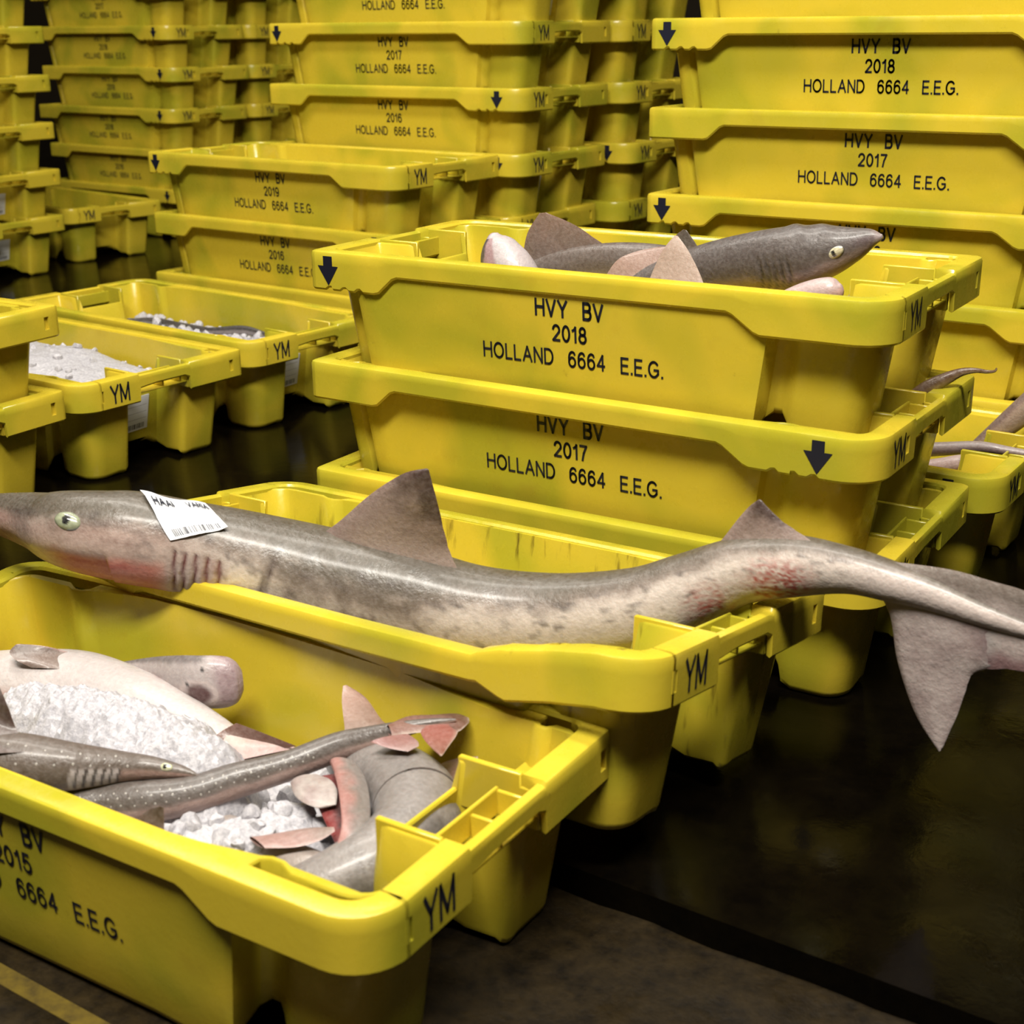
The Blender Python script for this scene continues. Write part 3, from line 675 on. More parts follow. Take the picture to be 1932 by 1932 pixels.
N1_PL2 = [(0.212, -0.8351, 0.085), (0.2093, -0.8207, 0.095), (0.2036, -0.8012, 0.105), (0.2034, -0.7874, 0.11)]
N1_PT2 = [(0.2617, -0.7645, 0.09), (0.252, -0.769, 0.095), (0.2305, -0.776, 0.1), (0.2051, -0.7862, 0.11)]
N1_VL = [(-0.0575, -0.8293, 0.12), (-0.0695, -0.839, 0.13), (-0.0826, -0.8365, 0.135), (-0.0832, -0.8271, 0.14)]
N1_VT = [(0.011, -0.7776, 0.11), (-0.0387, -0.7814, 0.12), (-0.0596, -0.8049, 0.135), (-0.0796, -0.8231, 0.14)]
N6_DL = [(0.2519, -0.9703, 0.1), (0.2588, -0.9644, 0.11), (0.2694, -0.9594, 0.12), (0.2868, -0.9606, 0.13)]
N6_DT = [(0.3078, -0.9736, 0.1), (0.3018, -0.9718, 0.11), (0.2956, -0.965, 0.12), (0.2908, -0.96, 0.13)]
N6_PL = [(0.3503, -0.9201, 0.1), (0.3647, -0.9023, 0.1), (0.3866, -0.8851, 0.104), (0.4069, -0.8734, 0.106)]
N6_PT = [(0.3736, -0.9247, 0.1), (0.3951, -0.9083, 0.1), (0.4082, -0.8922, 0.103), (0.4123, -0.8781, 0.106)]
A1 = [(990, 0.039, -0.03, 0.394, 0.0373), (970, 0.021, -0.03, 0.426, 0.0402), (950, 0.004, -0.03, 0.451, 0.0365), (940, -0.005, -0.03, 0.471, 0.0268), (936, -0.009, -0.03, 0.483, 0.0141), (935, -0.009, -0.03, 0.489, 0.0037)]
A2 = [(960, -0.022, 0.02, 0.413, 0.0077), (990, 0.006, 0.02, 0.423, 0.0153), (1060, 0.069, 0.02, 0.44, 0.0239), (1130, 0.13, 0.02, 0.45, 0.0279), (1200, 0.189, 0.02, 0.455, 0.0289), (1280, 0.254, 0.02, 0.455, 0.0269), (1340, 0.302, 0.02, 0.449, 0.021)]
A3 = [(1180, 0.202, -0.03, 0.419, 0.0284), (1260, 0.266, -0.03, 0.443, 0.0319), (1340, 0.326, -0.03, 0.466, 0.0339), (1420, 0.387, -0.035, 0.481, 0.0371), (1500, 0.446, -0.04, 0.492, 0.0389), (1560, 0.486, -0.04, 0.503, 0.032), (1605, 0.516, -0.04, 0.513, 0.0221), (1640, 0.538, -0.04, 0.522, 0.0125), (1658, 0.55, -0.04, 0.525, 0.0056), (1665, 0.554, -0.04, 0.527, 0.0019)]
A2_DL = [(-0.0055, 0.02, 0.4182), (0.0012, 0.02, 0.4455), (0.0106, 0.02, 0.4838), (0.0315, 0.02, 0.5134)]
A2_DT = [(0.2013, 0.02, 0.4546), (0.1467, 0.02, 0.4733), (0.0906, 0.02, 0.5004), (0.0422, 0.02, 0.5148)]
A3_PL = [(0.2697, -0.1, 0.4364), (0.2749, -0.09, 0.4657), (0.2853, -0.08, 0.4953), (0.2952, -0.07, 0.512)]
A3_PT = [(0.3594, -0.1, 0.445), (0.3438, -0.09, 0.4684), (0.3213, -0.08, 0.4948), (0.2997, -0.07, 0.5117)]
A2_PL = [(0.1727, -0.05, 0.43), (0.1908, -0.04, 0.4654), (0.213, -0.03, 0.4792), (0.2431, -0.02, 0.4871)]
A2_PT = [(0.2612, -0.05, 0.4347), (0.2614, -0.04, 0.454), (0.2663, -0.03, 0.4724), (0.2619, -0.02, 0.4886)]
A3_DL = [(0.228, 0.03, 0.4697), (0.2356, 0.03, 0.4859), (0.2449, 0.03, 0.4979), (0.2542, 0.03, 0.5048)]
A3_DT = [(0.2996, 0.03, 0.4684), (0.2837, 0.03, 0.4755), (0.2713, 0.03, 0.4907), (0.259, 0.03, 0.5045)]
A4 = [(1470, 0.446, -0.08, 0.437, 0.0167), (1520, 0.48, -0.08, 0.452, 0.019), (1560, 0.506, -0.08, 0.462, 0.0176), (1580, 0.519, -0.08, 0.467, 0.0125), (1588, 0.524, -0.08, 0.47, 0.0037)]
A4_PL = [(0.527, -0.08, 0.4455), (0.5314, -0.08, 0.4572), (0.5385, -0.08, 0.4685), (0.5494, -0.08, 0.4788)]
A4_PT = [(0.5596, -0.08, 0.4456), (0.5548, -0.08, 0.4576), (0.5528, -0.08, 0.468), (0.5507, -0.08, 0.4783)]
B1 = [(1700, 0.573, 0.02, 0.307, 0.0093), (1745, 0.598, 0.03, 0.332, 0.0099), (1785, 0.62, 0.04, 0.347, 0.0079), (1815, 0.635, 0.05, 0.355, 0.0052), (1840, 0.65, 0.055, 0.358, 0.0033), (1862, 0.663, 0.06, 0.357, 0.0023), (1876, 0.672, 0.06, 0.359, 0.0016), (1880, 0.674, 0.06, 0.363, 0.001)]
Q1 = [(1740, 0.516, 0.3, 0.145, 0.0124), (1780, 0.547, 0.3, 0.154, 0.0131), (1810, 0.569, 0.3, 0.161, 0.0137), (1830, 0.584, 0.3, 0.163, 0.0121), (1838, 0.59, 0.3, 0.163, 0.0045)]
Q2 = [(1720, 0.485, 0.34, 0.158, 0.0111), (1790, 0.54, 0.34, 0.17, 0.0101), (1850, 0.584, 0.345, 0.178, 0.0085), (1900, 0.621, 0.35, 0.177, 0.0069), (1960, 0.665, 0.355, 0.175, 0.0053)]
Q3 = [(1800, 0.526, 0.42, 0.119, 0.0065), (1840, 0.556, 0.42, 0.15, 0.0128), (1880, 0.584, 0.42, 0.181, 0.0158), (1920, 0.612, 0.42, 0.212, 0.0188), (1965, 0.643, 0.42, 0.248, 0.0201)]
K1 = [(240, -1.443, 0.509, 0.12, 0.0062), (290, -1.385, 0.537, 0.12, 0.0098), (340, -1.291, 0.532, 0.12, 0.0097), (390, -1.213, 0.539, 0.12, 0.006)]
K2 = [(360, -1.253, 0.528, 0.115, 0.006), (410, -1.184, 0.543, 0.12, 0.0083), (460, -1.119, 0.562, 0.125, 0.0106), (500, -1.06, 0.567, 0.12, 0.007)]
N9 = [(215, 0.177, -0.928, 0.05, 0.006), (250, 0.213, -0.935, 0.06, 0.0098), (290, 0.244, -0.937, 0.065, 0.0106), (330, 0.256, -0.923, 0.055, 0.0068)]
N5_AL = [(0.3386, -0.8009, 0.115), (0.3705, -0.828, 0.12), (0.4036, -0.8601, 0.122), (0.4258, -0.8844, 0.118), (0.433, -0.9002, 0.108)]
N5_AT = [(0.3605, -0.7887, 0.115), (0.3871, -0.8064, 0.115), (0.4174, -0.8366, 0.115), (0.4414, -0.8681, 0.115), (0.4474, -0.8963, 0.11)]
N5_BL = [(0.3227, -0.8228, 0.098), (0.3485, -0.8367, 0.098), (0.3713, -0.8508, 0.096), (0.3961, -0.8675, 0.094), (0.4155, -0.8812, 0.094)]
N5_BT = [(0.3422, -0.7927, 0.1), (0.372, -0.8195, 0.1), (0.3971, -0.847, 0.1), (0.4142, -0.8684, 0.098), (0.4222, -0.8846, 0.096)]
N5_CL = [(0.3212, -0.8364, 0.104), (0.3414, -0.8523, 0.106), (0.3581, -0.8579, 0.106), (0.3722, -0.8554, 0.104)]
N5_CT = [(0.3368, -0.8157, 0.108), (0.3535, -0.8182, 0.11), (0.3719, -0.8289, 0.11), (0.3837, -0.8441, 0.106)]


# ---- the big shark lying across the front row
BACK, FLANK, BELLY = lin((98, 88, 72)), lin((160, 144, 132)), lin((244, 230, 218))
PINK, BLOOD, DARK = lin((226, 180, 166)), lin((186, 56, 40)), lin((58, 46, 40))
def big_col(u, cs, sn, p, r):
    n = fbm(u*0.012, cs*2.0+sn, 0.3, 4); n2 = fbm(u*0.05, cs*6, sn*3+5, 3)
    b0 = 0.25-0.35*sstep(480, 560, u)*sstep(860, 760, u)+0.10*sstep(800, 900, u)+0.25*sstep(1050, 1300, u)
    t = sstep(b0+0.45, b0-0.55, cs+0.30*n+0.10*n2)
    c = lerp(BACK, FLANK, min(1, t*1.6)); c = lerp(c, BELLY, sstep(0.35, 1.0, t))
    n3 = fbm(u*0.028, cs*4.5, sn*2+11, 4); n4 = fbm(u*0.11, cs*13, sn*6+3, 2)
    c = lerp(c, lin((82, 70, 64)), 0.75*sstep(0.06, 0.40, n3)*sstep(0.9, 0.3, cs)*(1-0.6*sstep(900, 1050, u)*sstep(-0.2, -0.5, cs)))
    c = lerp(c, lin((236, 220, 208)), 0.40*sstep(-0.08, -0.40, n3)*sstep(0.6, 0.2, cs))
    c = lerp(c, tuple(x*0.72 for x in c), 0.5*sstep(0.1, 0.5, n4))
    if 470 < u < 860: c = lerp(c, lin((128, 112, 102)), 0.45*sstep(470, 540, u)*sstep(860, 780, u)*sstep(0.5, 0.0, cs)*(0.8+n3))
    if u < 480: c = lerp(c, lerp(FLANK, PINK, 0.5), 0.75*sstep(480, 250, u)*sstep(0.50, 0.0, cs))
    c = lerp(c, lin((232, 214, 208)), 0.65*sstep(1500, 1720, u)*sstep(0.75, 0.2, cs))
    # snout and jaw reddened, yellowish under the snout
    if u < 360:
        c = lerp(c, lin((222, 126, 100)), 0.95*sstep(-0.35, -0.65, cs+0.2*n)*sstep(60, 130, u)*sstep(360, 300, u))
        c = lerp(c, lin((206, 170, 110)), 0.55*sstep(0.0, -0.5, cs)*sstep(160, 60, u))
        c = lerp(c, lin((165, 112, 100)), 0.7*sstep(70, -30, u)*sstep(0.6, 0.0, cs))
        c = lerp(c, DARK, 0.55*sstep(0.10, 0.0, abs(cs-0.38+0.0012*(u-130)))*sstep(150, 190, u)*sstep(340, 250, u)*(0.6+n))
        c = lerp(c, BLOOD, 0.7*sstep(0.12, 0.02, abs(cs+0.70+0.12*n2-0.0006*(u-150)))*sstep(90, 130, u)*sstep(330, 240, u))
        c = lerp(c, DARK, 0.5*sstep(34, 8, math.hypot(u-55, (cs-0.15)*42))*(0.7+n))
        c = lerp(c, DARK, 0.55*sstep(40, 6, math.hypot((u-285), (cs+0.18)*70))*(0.55+1.2*n2))
    # gill slits, with wet highlights painted as pale bands between them
    for k, g in enumerate((348, 366, 388, 408, 430)):
        d = abs(u-(g-12*(cs+0.5)))
        m_ = sstep(-0.02, -0.15, cs)*sstep(-1.15, -0.95, cs)
        c = lerp(c, lin((206, 186, 176)), 0.5*sstep(9.0, 6.0, abs(d-9))*m_); c = lerp(c, lin((110, 26, 20)), 0.95*sstep(5.5, 1.5, d)*m_)
    c = lerp(c, lin((150, 80, 66)), 0.45*sstep(24, 5, abs(u-412))*sstep(0.0, -0.2, cs)*(0.7+n2))
    # crease behind the gills, bruises and scratches
    d = abs(u-(512+12*cs+4*n2)); c = lerp(c, lin((70, 48, 44)), 0.85*sstep(12, 1, d)*sstep(0.45, 0.0, cs))
    c = lerp(c, lin((110, 80, 80)), 0.55*sstep(0.05, 0.4, n2)*sstep(480, 530, u)*sstep(760, 640, u)*sstep(-0.1, -0.5, cs))
    for (us, c0, c1, sl) in ((700, -0.1, -0.7, 34), (712, -0.25, -0.8, 30), (1180, 0.1, -0.4, -50), (1335, 0.1, -0.3, -90), (1215, -0.5, -0.95, 20)):
        d = abs(u-(us+sl*(cs-c0))); c = lerp(c, lin((84, 58, 54)), 0.5*sstep(3.0, 0.6, d)*sstep(c1-0.05, c1+0.1, cs)*sstep(c0+0.05, c0-0.1, cs))
    c = lerp(c, BLOOD, max(0, min(1, 1.1*sstep(70, 8, math.hypot((u-1465)*0.7, (cs+0.5)*62+26*n2))*(0.55+2.0*n4+1.0*n2))))
    c = lerp(c, lin((190, 80, 62)), max(0, min(1, 0.9*sstep(55, 5, math.hypot((u-1325)*0.8, (cs+0.72)*60+14*n2))*(0.5+1.8*n4+0.8*n2))))
    return c
def big_shape(u, cs, sn, r, U, S, T):
    d = Vector((0, 0, 0))
    if u < 220:                                       # flat brow above the eye, sharper snout
        d += S*(-0.10*r*max(0, sn)*sstep(220, 60, u)*max(0, cs))
        d += S*(-0.18*r*sstep(-0.3, -0.9, cs)*max(0, sn))
        d += S*(0.10*r*math.exp(-(((u-128)/24.0)**2+((cs-0.30)/0.25)**2)))
    for g in (348, 366, 388, 408, 430):               # gill grooves
        e = abs(u-(g-12*(cs+0.5)))
        if e < 7 and -0.97 < cs < -0.05: d += S*(-0.0032*sstep(7, 1, e))
    if 500 < u < 525: d += S*(-0.0018*sstep(9, 2, abs(u-512-12*cs))*sstep(0.5, 0.0, cs))
    return d
big = Fish(BIG, (0, -0.10, 1), 0.92, big_col, 420, 88, shape=big_shape, skew=lambda u: 1.5-0.00052*u)
FIN = lin((172, 148, 138)); FTIP = lin((84, 60, 52))
def fin_big(v, h, p):
    n = fbm(p.x*60, p.z*60, 2, 3)
    c = lerp(FIN, FTIP, sstep(0.40, 0.80, v+0.35*n+0.25*(h-0.5))); return lerp(c, lin((226, 204, 194)), 0.6*sstep(0.45, 0.15, v)*sstep(0.05, 0.4, h))
big.fin(BIG_D1L, BIG_D1T, 0.020, fin_big, 22, 12, 0.0, 0.03)
big.fin(BIG_D2L, BIG_D2T, 0.016, fin_big, 18, 12, 0.0, 0.05)
def tail_lo(v, h, p):
    n = fbm(p.x*50, p.z*50, 7, 3); c = lerp(lin((236, 218, 212)), lin((204, 182, 178)), sstep(-0.3, 0.4, n))
    c = lerp(c, lin((196, 178, 166)), 0.8*sstep(0.10, 0.0, h)); return lerp(c, lin((150, 100, 104)), 0.7*sstep(0.35, 0.1, v)*sstep(0.5, 0.95, h))
def tail_up(v, h, p):
    n = fbm(p.x*50, p.z*40, 9, 3); c = lerp(lin((140, 126, 116)), lin((230, 212, 206)), sstep(0.10, 0.45, h+0.15*n))
    return lerp(c, lin((150, 92, 98)), 0.75*sstep(0.74, 0.92, h+0.1*n))
big.fin(BIG_CLL, BIG_CLT, 0.016, tail_lo, 26, 16, 0.004, 0.05)
big.fin(BIG_CUL, BIG_CUT, 0.016, tail_up, 30, 16, 0.0, 0.02)
big.build('shark', 'huge grey shark lying across the front crates, head left, tail hanging right', None, 'shark')
big.eye(130, 0.28, 0.0165, 0.0105, lin((158, 164, 132)), tilt=-0.12, at=(-0.0605, -0.760, 0.2664))

# ---- generic colouring for the smaller hounds
def hound(back, flank, belly, line=-0.1, spots=False, seed=0.0, extra=None, cross=None):
    def f(u, cs, sn, p, r):
        n = fbm(p.x*26+seed, p.y*26, p.z*26, 3); n2 = fbm(p.x*90, p.y*90+seed, p.z*90, 2)
        k = cs
        t = sstep(line+0.30, line-0.30, k+0.22*n)
        c = lerp(back, flank, min(1, t*1.5)); c = lerp(c, belly, sstep(0.45, 1.0, t)); c = lerp(c, tuple(x*0.7 for x in c), 0.35*sstep(0.1, 0.6, n2))
        if extra: c = extra(u, cs, sn, p, c, n)
        return c
    return f
def spotter(fish, pts, size, colr):
    """small raised pale spots as part of the body mesh"""
    for u, cs, k in pts:
        p, nrm, T = fish.surf(u, cs, -size*0.1); U = nrm.cross(T); s = len(fish.V); n = 7
        fish.V.append(p+nrm*size*0.35); fish.C.append(colr)
        for j in range(n):
            a = 2*math.pi*j/n; fish.V.append(p+(T*math.cos(a)+U*math.sin(a))*size*k); fish.C.append(colr)
        for j in range(n): fish.F.append((s, s+1+j, s+1+(j+1) % n))
BRN, BRF, PALE = lin((112, 98, 88)), lin((138, 120, 110)), lin((206, 190, 184))
WHITE = lin((226, 216, 214)); TAN = lin((172, 138, 118)); PINKW = lin((214, 176, 170)); GREY = lin((124, 116, 112)); LGREY = lin((160, 152, 148))
RED = lin((120, 22, 20)); SPOT = lin((196, 186, 176))
def finc(c0, c1, edge=None):
    def f(v, h, p):
        n = fbm(p.x*55, p.y*55, p.z*55, 2); c = lerp(c0, c1, sstep(0.2, 0.9, v+0.25*n))
        if edge: c = lerp(c, edge, 0.8*sstep(0.90, 1.0, max(h, v)))
        return c
    return f
GN = 'small sharks in the nearest crate'
def n1x(u, cs, sn, p, c, n):
    c = lerp(c, lin((206, 150, 140)), 0.7*sstep(120, 20, u)*sstep(0.3, -0.2, cs))
    return lerp(c, lin((150, 60, 66)), 0.85*sstep(16, 5, math.hypot(u-268, (cs-0.15)*26)))
f = Fish(N1, (0.05, -0.35, 1), 1.25, hound(WHITE, WHITE, lin((190, 176, 172)), -0.7, extra=n1x), 90, 44)
f.fin(N1_VL, N1_VT, 0.007, finc(lin((150, 130, 120)), lin((120, 106, 98)), PINKW), 12, 9)
f.fin(N1_PL, N1_PT, 0.010, finc(lin((140, 96, 82)), lin((120, 84, 70))), 12, 9)
f.fin(N1_PL2, N1_PT2, 0.006, finc(PINKW, lin((226, 196, 180))), 12, 9)
f.build('smooth_hound', 'white bellied small shark lying belly up along the crate back wall', GN, 'shark')
def n2x(u, cs, sn, p, c, n):
    c = lerp(c, lin((96, 88, 88)), 0.75*sstep(0.55, 0.85, cs+0.25*n)*sstep(400, 380, u))
    c = lerp(c, lin((176, 146, 152)), 0.75*sstep(392, 430, u+10*cs))
    c = lerp(c, lin((140, 104, 116)), 0.5*sstep(0.10, 0.02, abs((cs*3.1+0.02*u) % 1.0-0.5))*sstep(410, 420, u))
    q_ = math.hypot((u-378)*0.62, (cs+0.42)*44)
    c = lerp(c, lin((86, 28, 28)), 0.95*sstep(19, 12, q_)*sstep(352, 362, u)); c = lerp(c, lin((232, 214, 210)), 0.8*sstep(4, 1.5, abs(q_-21)))
    for uu, cc, rr in ((386, 0.50, 5), (357, -0.10, 4)):
        c = lerp(c, lin((24, 14, 14)), sstep(rr, rr*0.5, math.hypot(u-uu, (cs-cc)*40)))
    return c
f = Fish(N2, (-0.15, 0.1, 1), 0.55, hound(lin((206, 194, 192)), lin((210, 198, 196)), lin((200, 184, 182)), -0.2, extra=n2x), 110, 52)
f.build('smooth_hound', 'pale upturned shark head with blunt mauve snout against the back wall', GN, 'shark')
def n3x(u, cs, sn, p, c, n):
    c = lerp(c, lin((196, 160, 148)), 0.8*sstep(215, 250, u)*sstep(0.12, -0.25, cs))
    for g in (150, 165, 181, 197, 212, 225):
        d = abs(u-(g+10*(cs+0.4))); m_ = sstep(0.15, -0.05, cs)*sstep(-0.97, -0.8, cs)
        c = lerp(c, WHITE, 0.75*sstep(9, 4, d)*m_); c = lerp(c, lin((40, 26, 24)), 0.9*sstep(3.2, 1.2, abs(d-7))*m_*(1 if g > 160 else 0))
    return c
f = Fish(N3, (0.05, 0.25, 1), 0.95, hound(BRN, BRF, lin((186, 166, 156)), -0.75, extra=n3x), 130, 48)
r3 = random.Random(3)
spotter(f, [(-40+11*k+r3.uniform(-4, 4), (0.72, 0.50, 0.22)[k % 3]+r3.uniform(-0.05, 0.05), r3.uniform(0.7, 1.1)) for k in range(27)], 0.0015, SPOT)
f.fin(N3_DL, N3_DT, 0.010, finc(lin((104, 84, 76)), lin((84, 66, 58))), 14, 10)
f.build('starry_hound', 'white spotted brown shark, head pointing right, eye open, beside the ice heap', GN, 'shark')
f.eye(314, 0.50, 0.0075, 0.0042, lin((206, 206, 170)))
f4 = Fish(N4, (0.0, 0.35, 1), 0.9, hound(lin((104, 94, 88)), lin((134, 118, 110)), lin((198, 168, 158)), -0.1), 130, 44)
spotter(f4, [(100+7*k+r3.uniform(-3, 3), (0.62, 0.40, 0.05)[k % 3]+r3.uniform(-0.05, 0.05), r3.uniform(0.7, 1.1)) for k in range(72)], 0.0014, SPOT)
f4.fin(N4_DL, N4_DT, 0.008, finc(lin((158, 128, 112)), lin((190, 152, 136))), 12, 9)
f4.fin(N4_CUL, N4_CUT, 0.010, finc(lin((150, 108, 96)), lin((124, 84, 70)), lin((210, 190, 176))), 14, 9)
f4.fin(N4_CLL, N4_CLT, 0.006, finc(lin((168, 96, 84)), lin((150, 96, 80)), lin((206, 186, 170))), 10, 9)
f4.fin(N4_AL, N4_AT, 0.005, finc(lin((170, 120, 116)), lin((190, 160, 156))), 8, 7)
f4.build('starry_hound', 'slender spotted shark whose tail fin rises to the right', GN, 'shark')
def n5x(u, cs, sn, p, c, n): return c
def n5c(u, cs, sn, p, r):
    n = fbm(p.x*30, p.y*30, p.z*30, 3)
    s = sn                                                # camera side is the outside of the curl
    c = lerp(lin((92, 86, 82)), lin((158, 150, 146)), sstep(-0.4, 0.5, n+0.5*cs)); c = lerp(c, lin((200, 196, 192)), 0.5*sstep(0.35, 0.6, fbm(p.x*160, p.y*160, p.z*160, 2))); return c
f = Fish([(k, *q[1:]) for k, q in enumerate(N5)], (0, -0.25, 1), 1.0, n5c, 110, 48)
f.fin(N5_FL, N5_FT, 0.008, finc(lin((170, 132, 112)), lin((186, 146, 124)), lin((220, 206, 196))), 12, 9)
f.fin(N5_AL, N5_AT, 0.012, lambda v, h, p: lerp(lin((150, 140, 134)), lin((196, 140, 132)), sstep(0.0, 0.7, 0.5*fbm(p.x*70, p.y*70, 3, 2)+1.1*(0.72-h))), 18, 9)
f.fin(N5_BL, N5_BT, 0.006, lambda v, h, p: lerp(lin((150, 40, 38)), lin((70, 10, 12)), sstep(-0.2, 0.4, fbm(p.x*80, p.y*80, 5, 2)+0.4*(h-0.5))), 14, 9)
f.fin(N5_CL, N5_CT, 0.010, lambda v, h, p: lerp(lin((204, 192, 186)), lin((176, 154, 150)), sstep(-0.2, 0.4, fbm(p.x*60, p.y*60, 6, 2))), 12, 9)
f.build('smooth_hound', 'thick grey shark curled in the right end of the nearest crate', GN, 'shark')
f = Fish(N6, (0, -0.2, 1), 1.0, hound(lin((186, 172, 164)), lin((170, 152, 142)), lin((196, 170, 160)), -0.3), 70, 40)
f.fin(N6_PL, N6_PT, 0.006, finc(lin((190, 150, 142)), lin((160, 140, 130)), PINKW), 12, 9)
f.build('smooth_hound', 'pale shark half buried in ice chunks by the near rim', GN, 'shark')
f = Fish(N9, (0, 0.1, 1), 0.5, hound(lin((150, 120, 110)), BRN, BRN, -0.3), 30, 24)
f.fin(N6_DL, N6_DT, 0.008, finc(lin((104, 84, 66)), lin((84, 66, 50))), 14, 10)
f.build('smooth_hound', 'shark buried but for its dark back fin at the near rim', GN, 'shark')

GA = 'small sharks in the topmost middle crate'
def a1c(u, cs, sn, p, r):
    n = fbm(p.x*60, p.y*60, p.z*60, 3)
    c = lerp(lin((216, 204, 206)), lin((196, 160, 164)), sstep(0.05, 0.25, cs))
    c = lerp(c, lin((84, 78, 76)), 0.95*sstep(0.62, 0.80, cs+0.3*n)*sstep(968, 950, u))
    c = lerp(c, lin((150, 104, 106)), 0.6*sstep(0.08, 0.0, abs(cs-0.16)))
    return lerp(c, lin((70, 44, 46)), sstep(6, 3, math.hypot(u-962, (cs-0.05)*40)))
f = Fish(A1, (-0.9, 0.1, 0.3), 0.85, a1c, 60, 44)
f.build('smooth_hound', 'white upturned snout poking up at the left of the top crate', GA, 'shark')
f = Fish(A2, (0, 0, 1), 0.7, hound(lin((112, 98, 90)), lin((140, 124, 114)), lin((186, 172, 142)), -0.45), 80, 40)
f.fin(A2_DL, A2_DT, 0.012, finc(lin((128, 110, 100)), lin((150, 122, 106))), 18, 12, 0.0, 0.02)
f.fin(A2_PL, A2_PT, 0.008, finc(lin((178, 146, 130)), lin((170, 136, 120))), 14, 10)
f.build('smooth_hound', 'brown shark tail with broad fin standing above the rim', GA, 'shark')
def a3x(u, cs, sn, p, c, n):
    c = lerp(c, lin((120, 98, 104)), 0.7*sstep(1560, 1640, u)*sstep(0.4, -0.2, cs))
    c = lerp(c, lin((196, 178, 176)), 0.6*sstep(1635, 1655, u))
    for g in (1415, 1428, 1441, 1453, 1465):
        d = abs(u-(g-14*(cs+0.5))); c = lerp(c, lin((40, 30, 28)), 0.8*sstep(3.5, 1.0, d)*sstep(-0.1, -0.3, cs))
    return c
def a3s(u, cs, sn, r, U, S, T):
    d = Vector((0, 0, 0))
    for g in (1415, 1428, 1441, 1453, 1465):
        e = abs(u-(g-14*(cs+0.5)))
        if e < 5 and cs < -0.1: d += S*(-0.002*sstep(5, 1, e))
    d += U*(0.06*r*math.exp(-((u-1510)/14.0)**2)*max(0, cs)+0.06*r*math.exp(-((u-1562)/16.0)**2)*max(0, cs))
    return d
f = Fish(A3, (0, 0.0, 1), 0.85, hound(lin((98, 88, 84)), lin((112, 98, 92)), lin((176, 152, 138)), -0.62, extra=a3x), 160, 52, shape=a3s)
f.fin(A3_PL, A3_PT, 0.008, finc(lin((196, 170, 152)), lin((190, 164, 146))), 16, 10)
f.fin(A3_DL, A3_DT, 0.008, finc(lin((110, 96, 82)), lin((96, 84, 70))), 12, 9)
f.build('smooth_hound', 'dark shark head with open eye lifted above the top crate rim', GA, 'shark')
f.eye(1557, -0.38, 0.0130, 0.0068, lin((214, 206, 172)), tilt=0.25)
f = Fish(A4, (0, 0, 1), 0.9, hound(lin((216, 190, 188)), lin((206, 176, 172)), PINKW, -0.2), 40, 32)
f.fin(A4_PL, A4_PT, 0.005, finc(lin((206, 178, 172)), lin((190, 160, 150))), 10, 8)
f.build('smooth_hound', 'pale pink snout under the lifted dark shark head', GA, 'shark')
f = Fish(B1, (0, 0, 1), 0.8, hound(lin((116, 84, 56)), lin((150, 116, 66)), lin((170, 140, 90)), -0.3), 50, 20)
f.build('small_fish', 'thin fish tail sticking out over the rim of the 2017 crate', None, 'fish')
GQ = 'fish in the crate at the right picture edge'
f = Fish(Q1, (0, 0, 1), 1.0, hound(lin((216, 190, 188)), lin((206, 172, 168)), lin((150, 96, 88)), -0.55), 40, 32)
f.build('smooth_hound', 'blunt pink snout at the right picture edge', GQ, 'shark')
f = Fish(Q2, (0, 0, 1), 1.0, hound(lin((176, 160, 158)), lin((158, 140, 142)), lin((140, 118, 120)), -0.1), 40, 28)
f.build('smooth_hound', 'long thin grey tail lying over the right edge crate', GQ, 'shark')
f = Fish(Q3, (-0.6, 0, 0.6), 0.8, hound(lin((140, 116, 108)), lin((178, 150, 136)), lin((196, 170, 150)), 0.2), 40, 32)
f.build('smooth_hound', 'brownish pink shark head rising at the right picture edge', GQ, 'shark')
GK = 'dark fish in the ice crate'
f = Fish(K1, (0, 0, 1), 0.7, hound(lin((70, 62, 56)), lin((110, 104, 100)), lin((150, 146, 142)), -0.1), 30, 20)
f.build('small_fish', 'dark fish lying at the far side of the ice chunks', GK, 'fish')
f = Fish(K2, (0, 0, 1), 0.7, hound(lin((60, 54, 52)), lin((120, 112, 112)), lin((170, 160, 160)), -0.1), 30, 20)
f.build('small_fish', 'dark fish half under ice at the right of the ice crate', GK, 'fish')

# ---- paper label on the big shark's back
def bil(c, s, t):
    a = lerp(c[0], c[1], s); b_ = lerp(c[3], c[2], s); return lerp(a, b_, t)
LAB_Q = [(-0.0146, -0.6975, 0.2843), (0.0382, -0.654, 0.2712), (0.0773, -0.6597, 0.2519), (0.0377, -0.7059, 0.2459)]   # label corners on the skin
V = []; F = []; nxl, nyl = 18, 12
def lab(s, t, off):
    wv = 0.0012*math.sin(s*9+t*4)+0.005*max(0, s-0.82)*max(0, t-0.5)*8+0.0035*max(0, 0.3-s)*max(0, 0.5-t)*8
    return big.snap(bil(LAB_Q, s, t), off+max(-0.001, wv))[0]
for lay in (0.0034, 0.0028):
    for j in range(nyl+1):
        for i in range(nxl+1):
            V.append(lab(i/nxl, j/nyl, lay))
W = nxl+1; base2 = W*(nyl+1)
for j in range(nyl):
    for i in range(nxl):
        q = (j*W+i, j*W+i+1, (j+1)*W+i+1, (j+1)*W+i); F.append(q); F.append(tuple(base2+k for k in reversed(q)))
edge = [i for i in range(W)]+[j*W+nxl for j in range(1, nyl+1)]+[nyl*W+i for i in reversed(range(nxl))]+[j*W for j in reversed(range(1, nyl))]
for a, b_ in zip(edge, edge[1:]+edge[:1]): F.append((a, b_, base2+b_, base2+a))
pl = mesh_obj('paper_label', V, F, None, None, 60)
uv = pl.data.uv_layers.new(name='UVMap')
for l in pl.data.loops:
    k = l.vertex_index % base2; uv.data[l.index].uv = ((k % W)/nxl, 1-(k//W)/nyl)
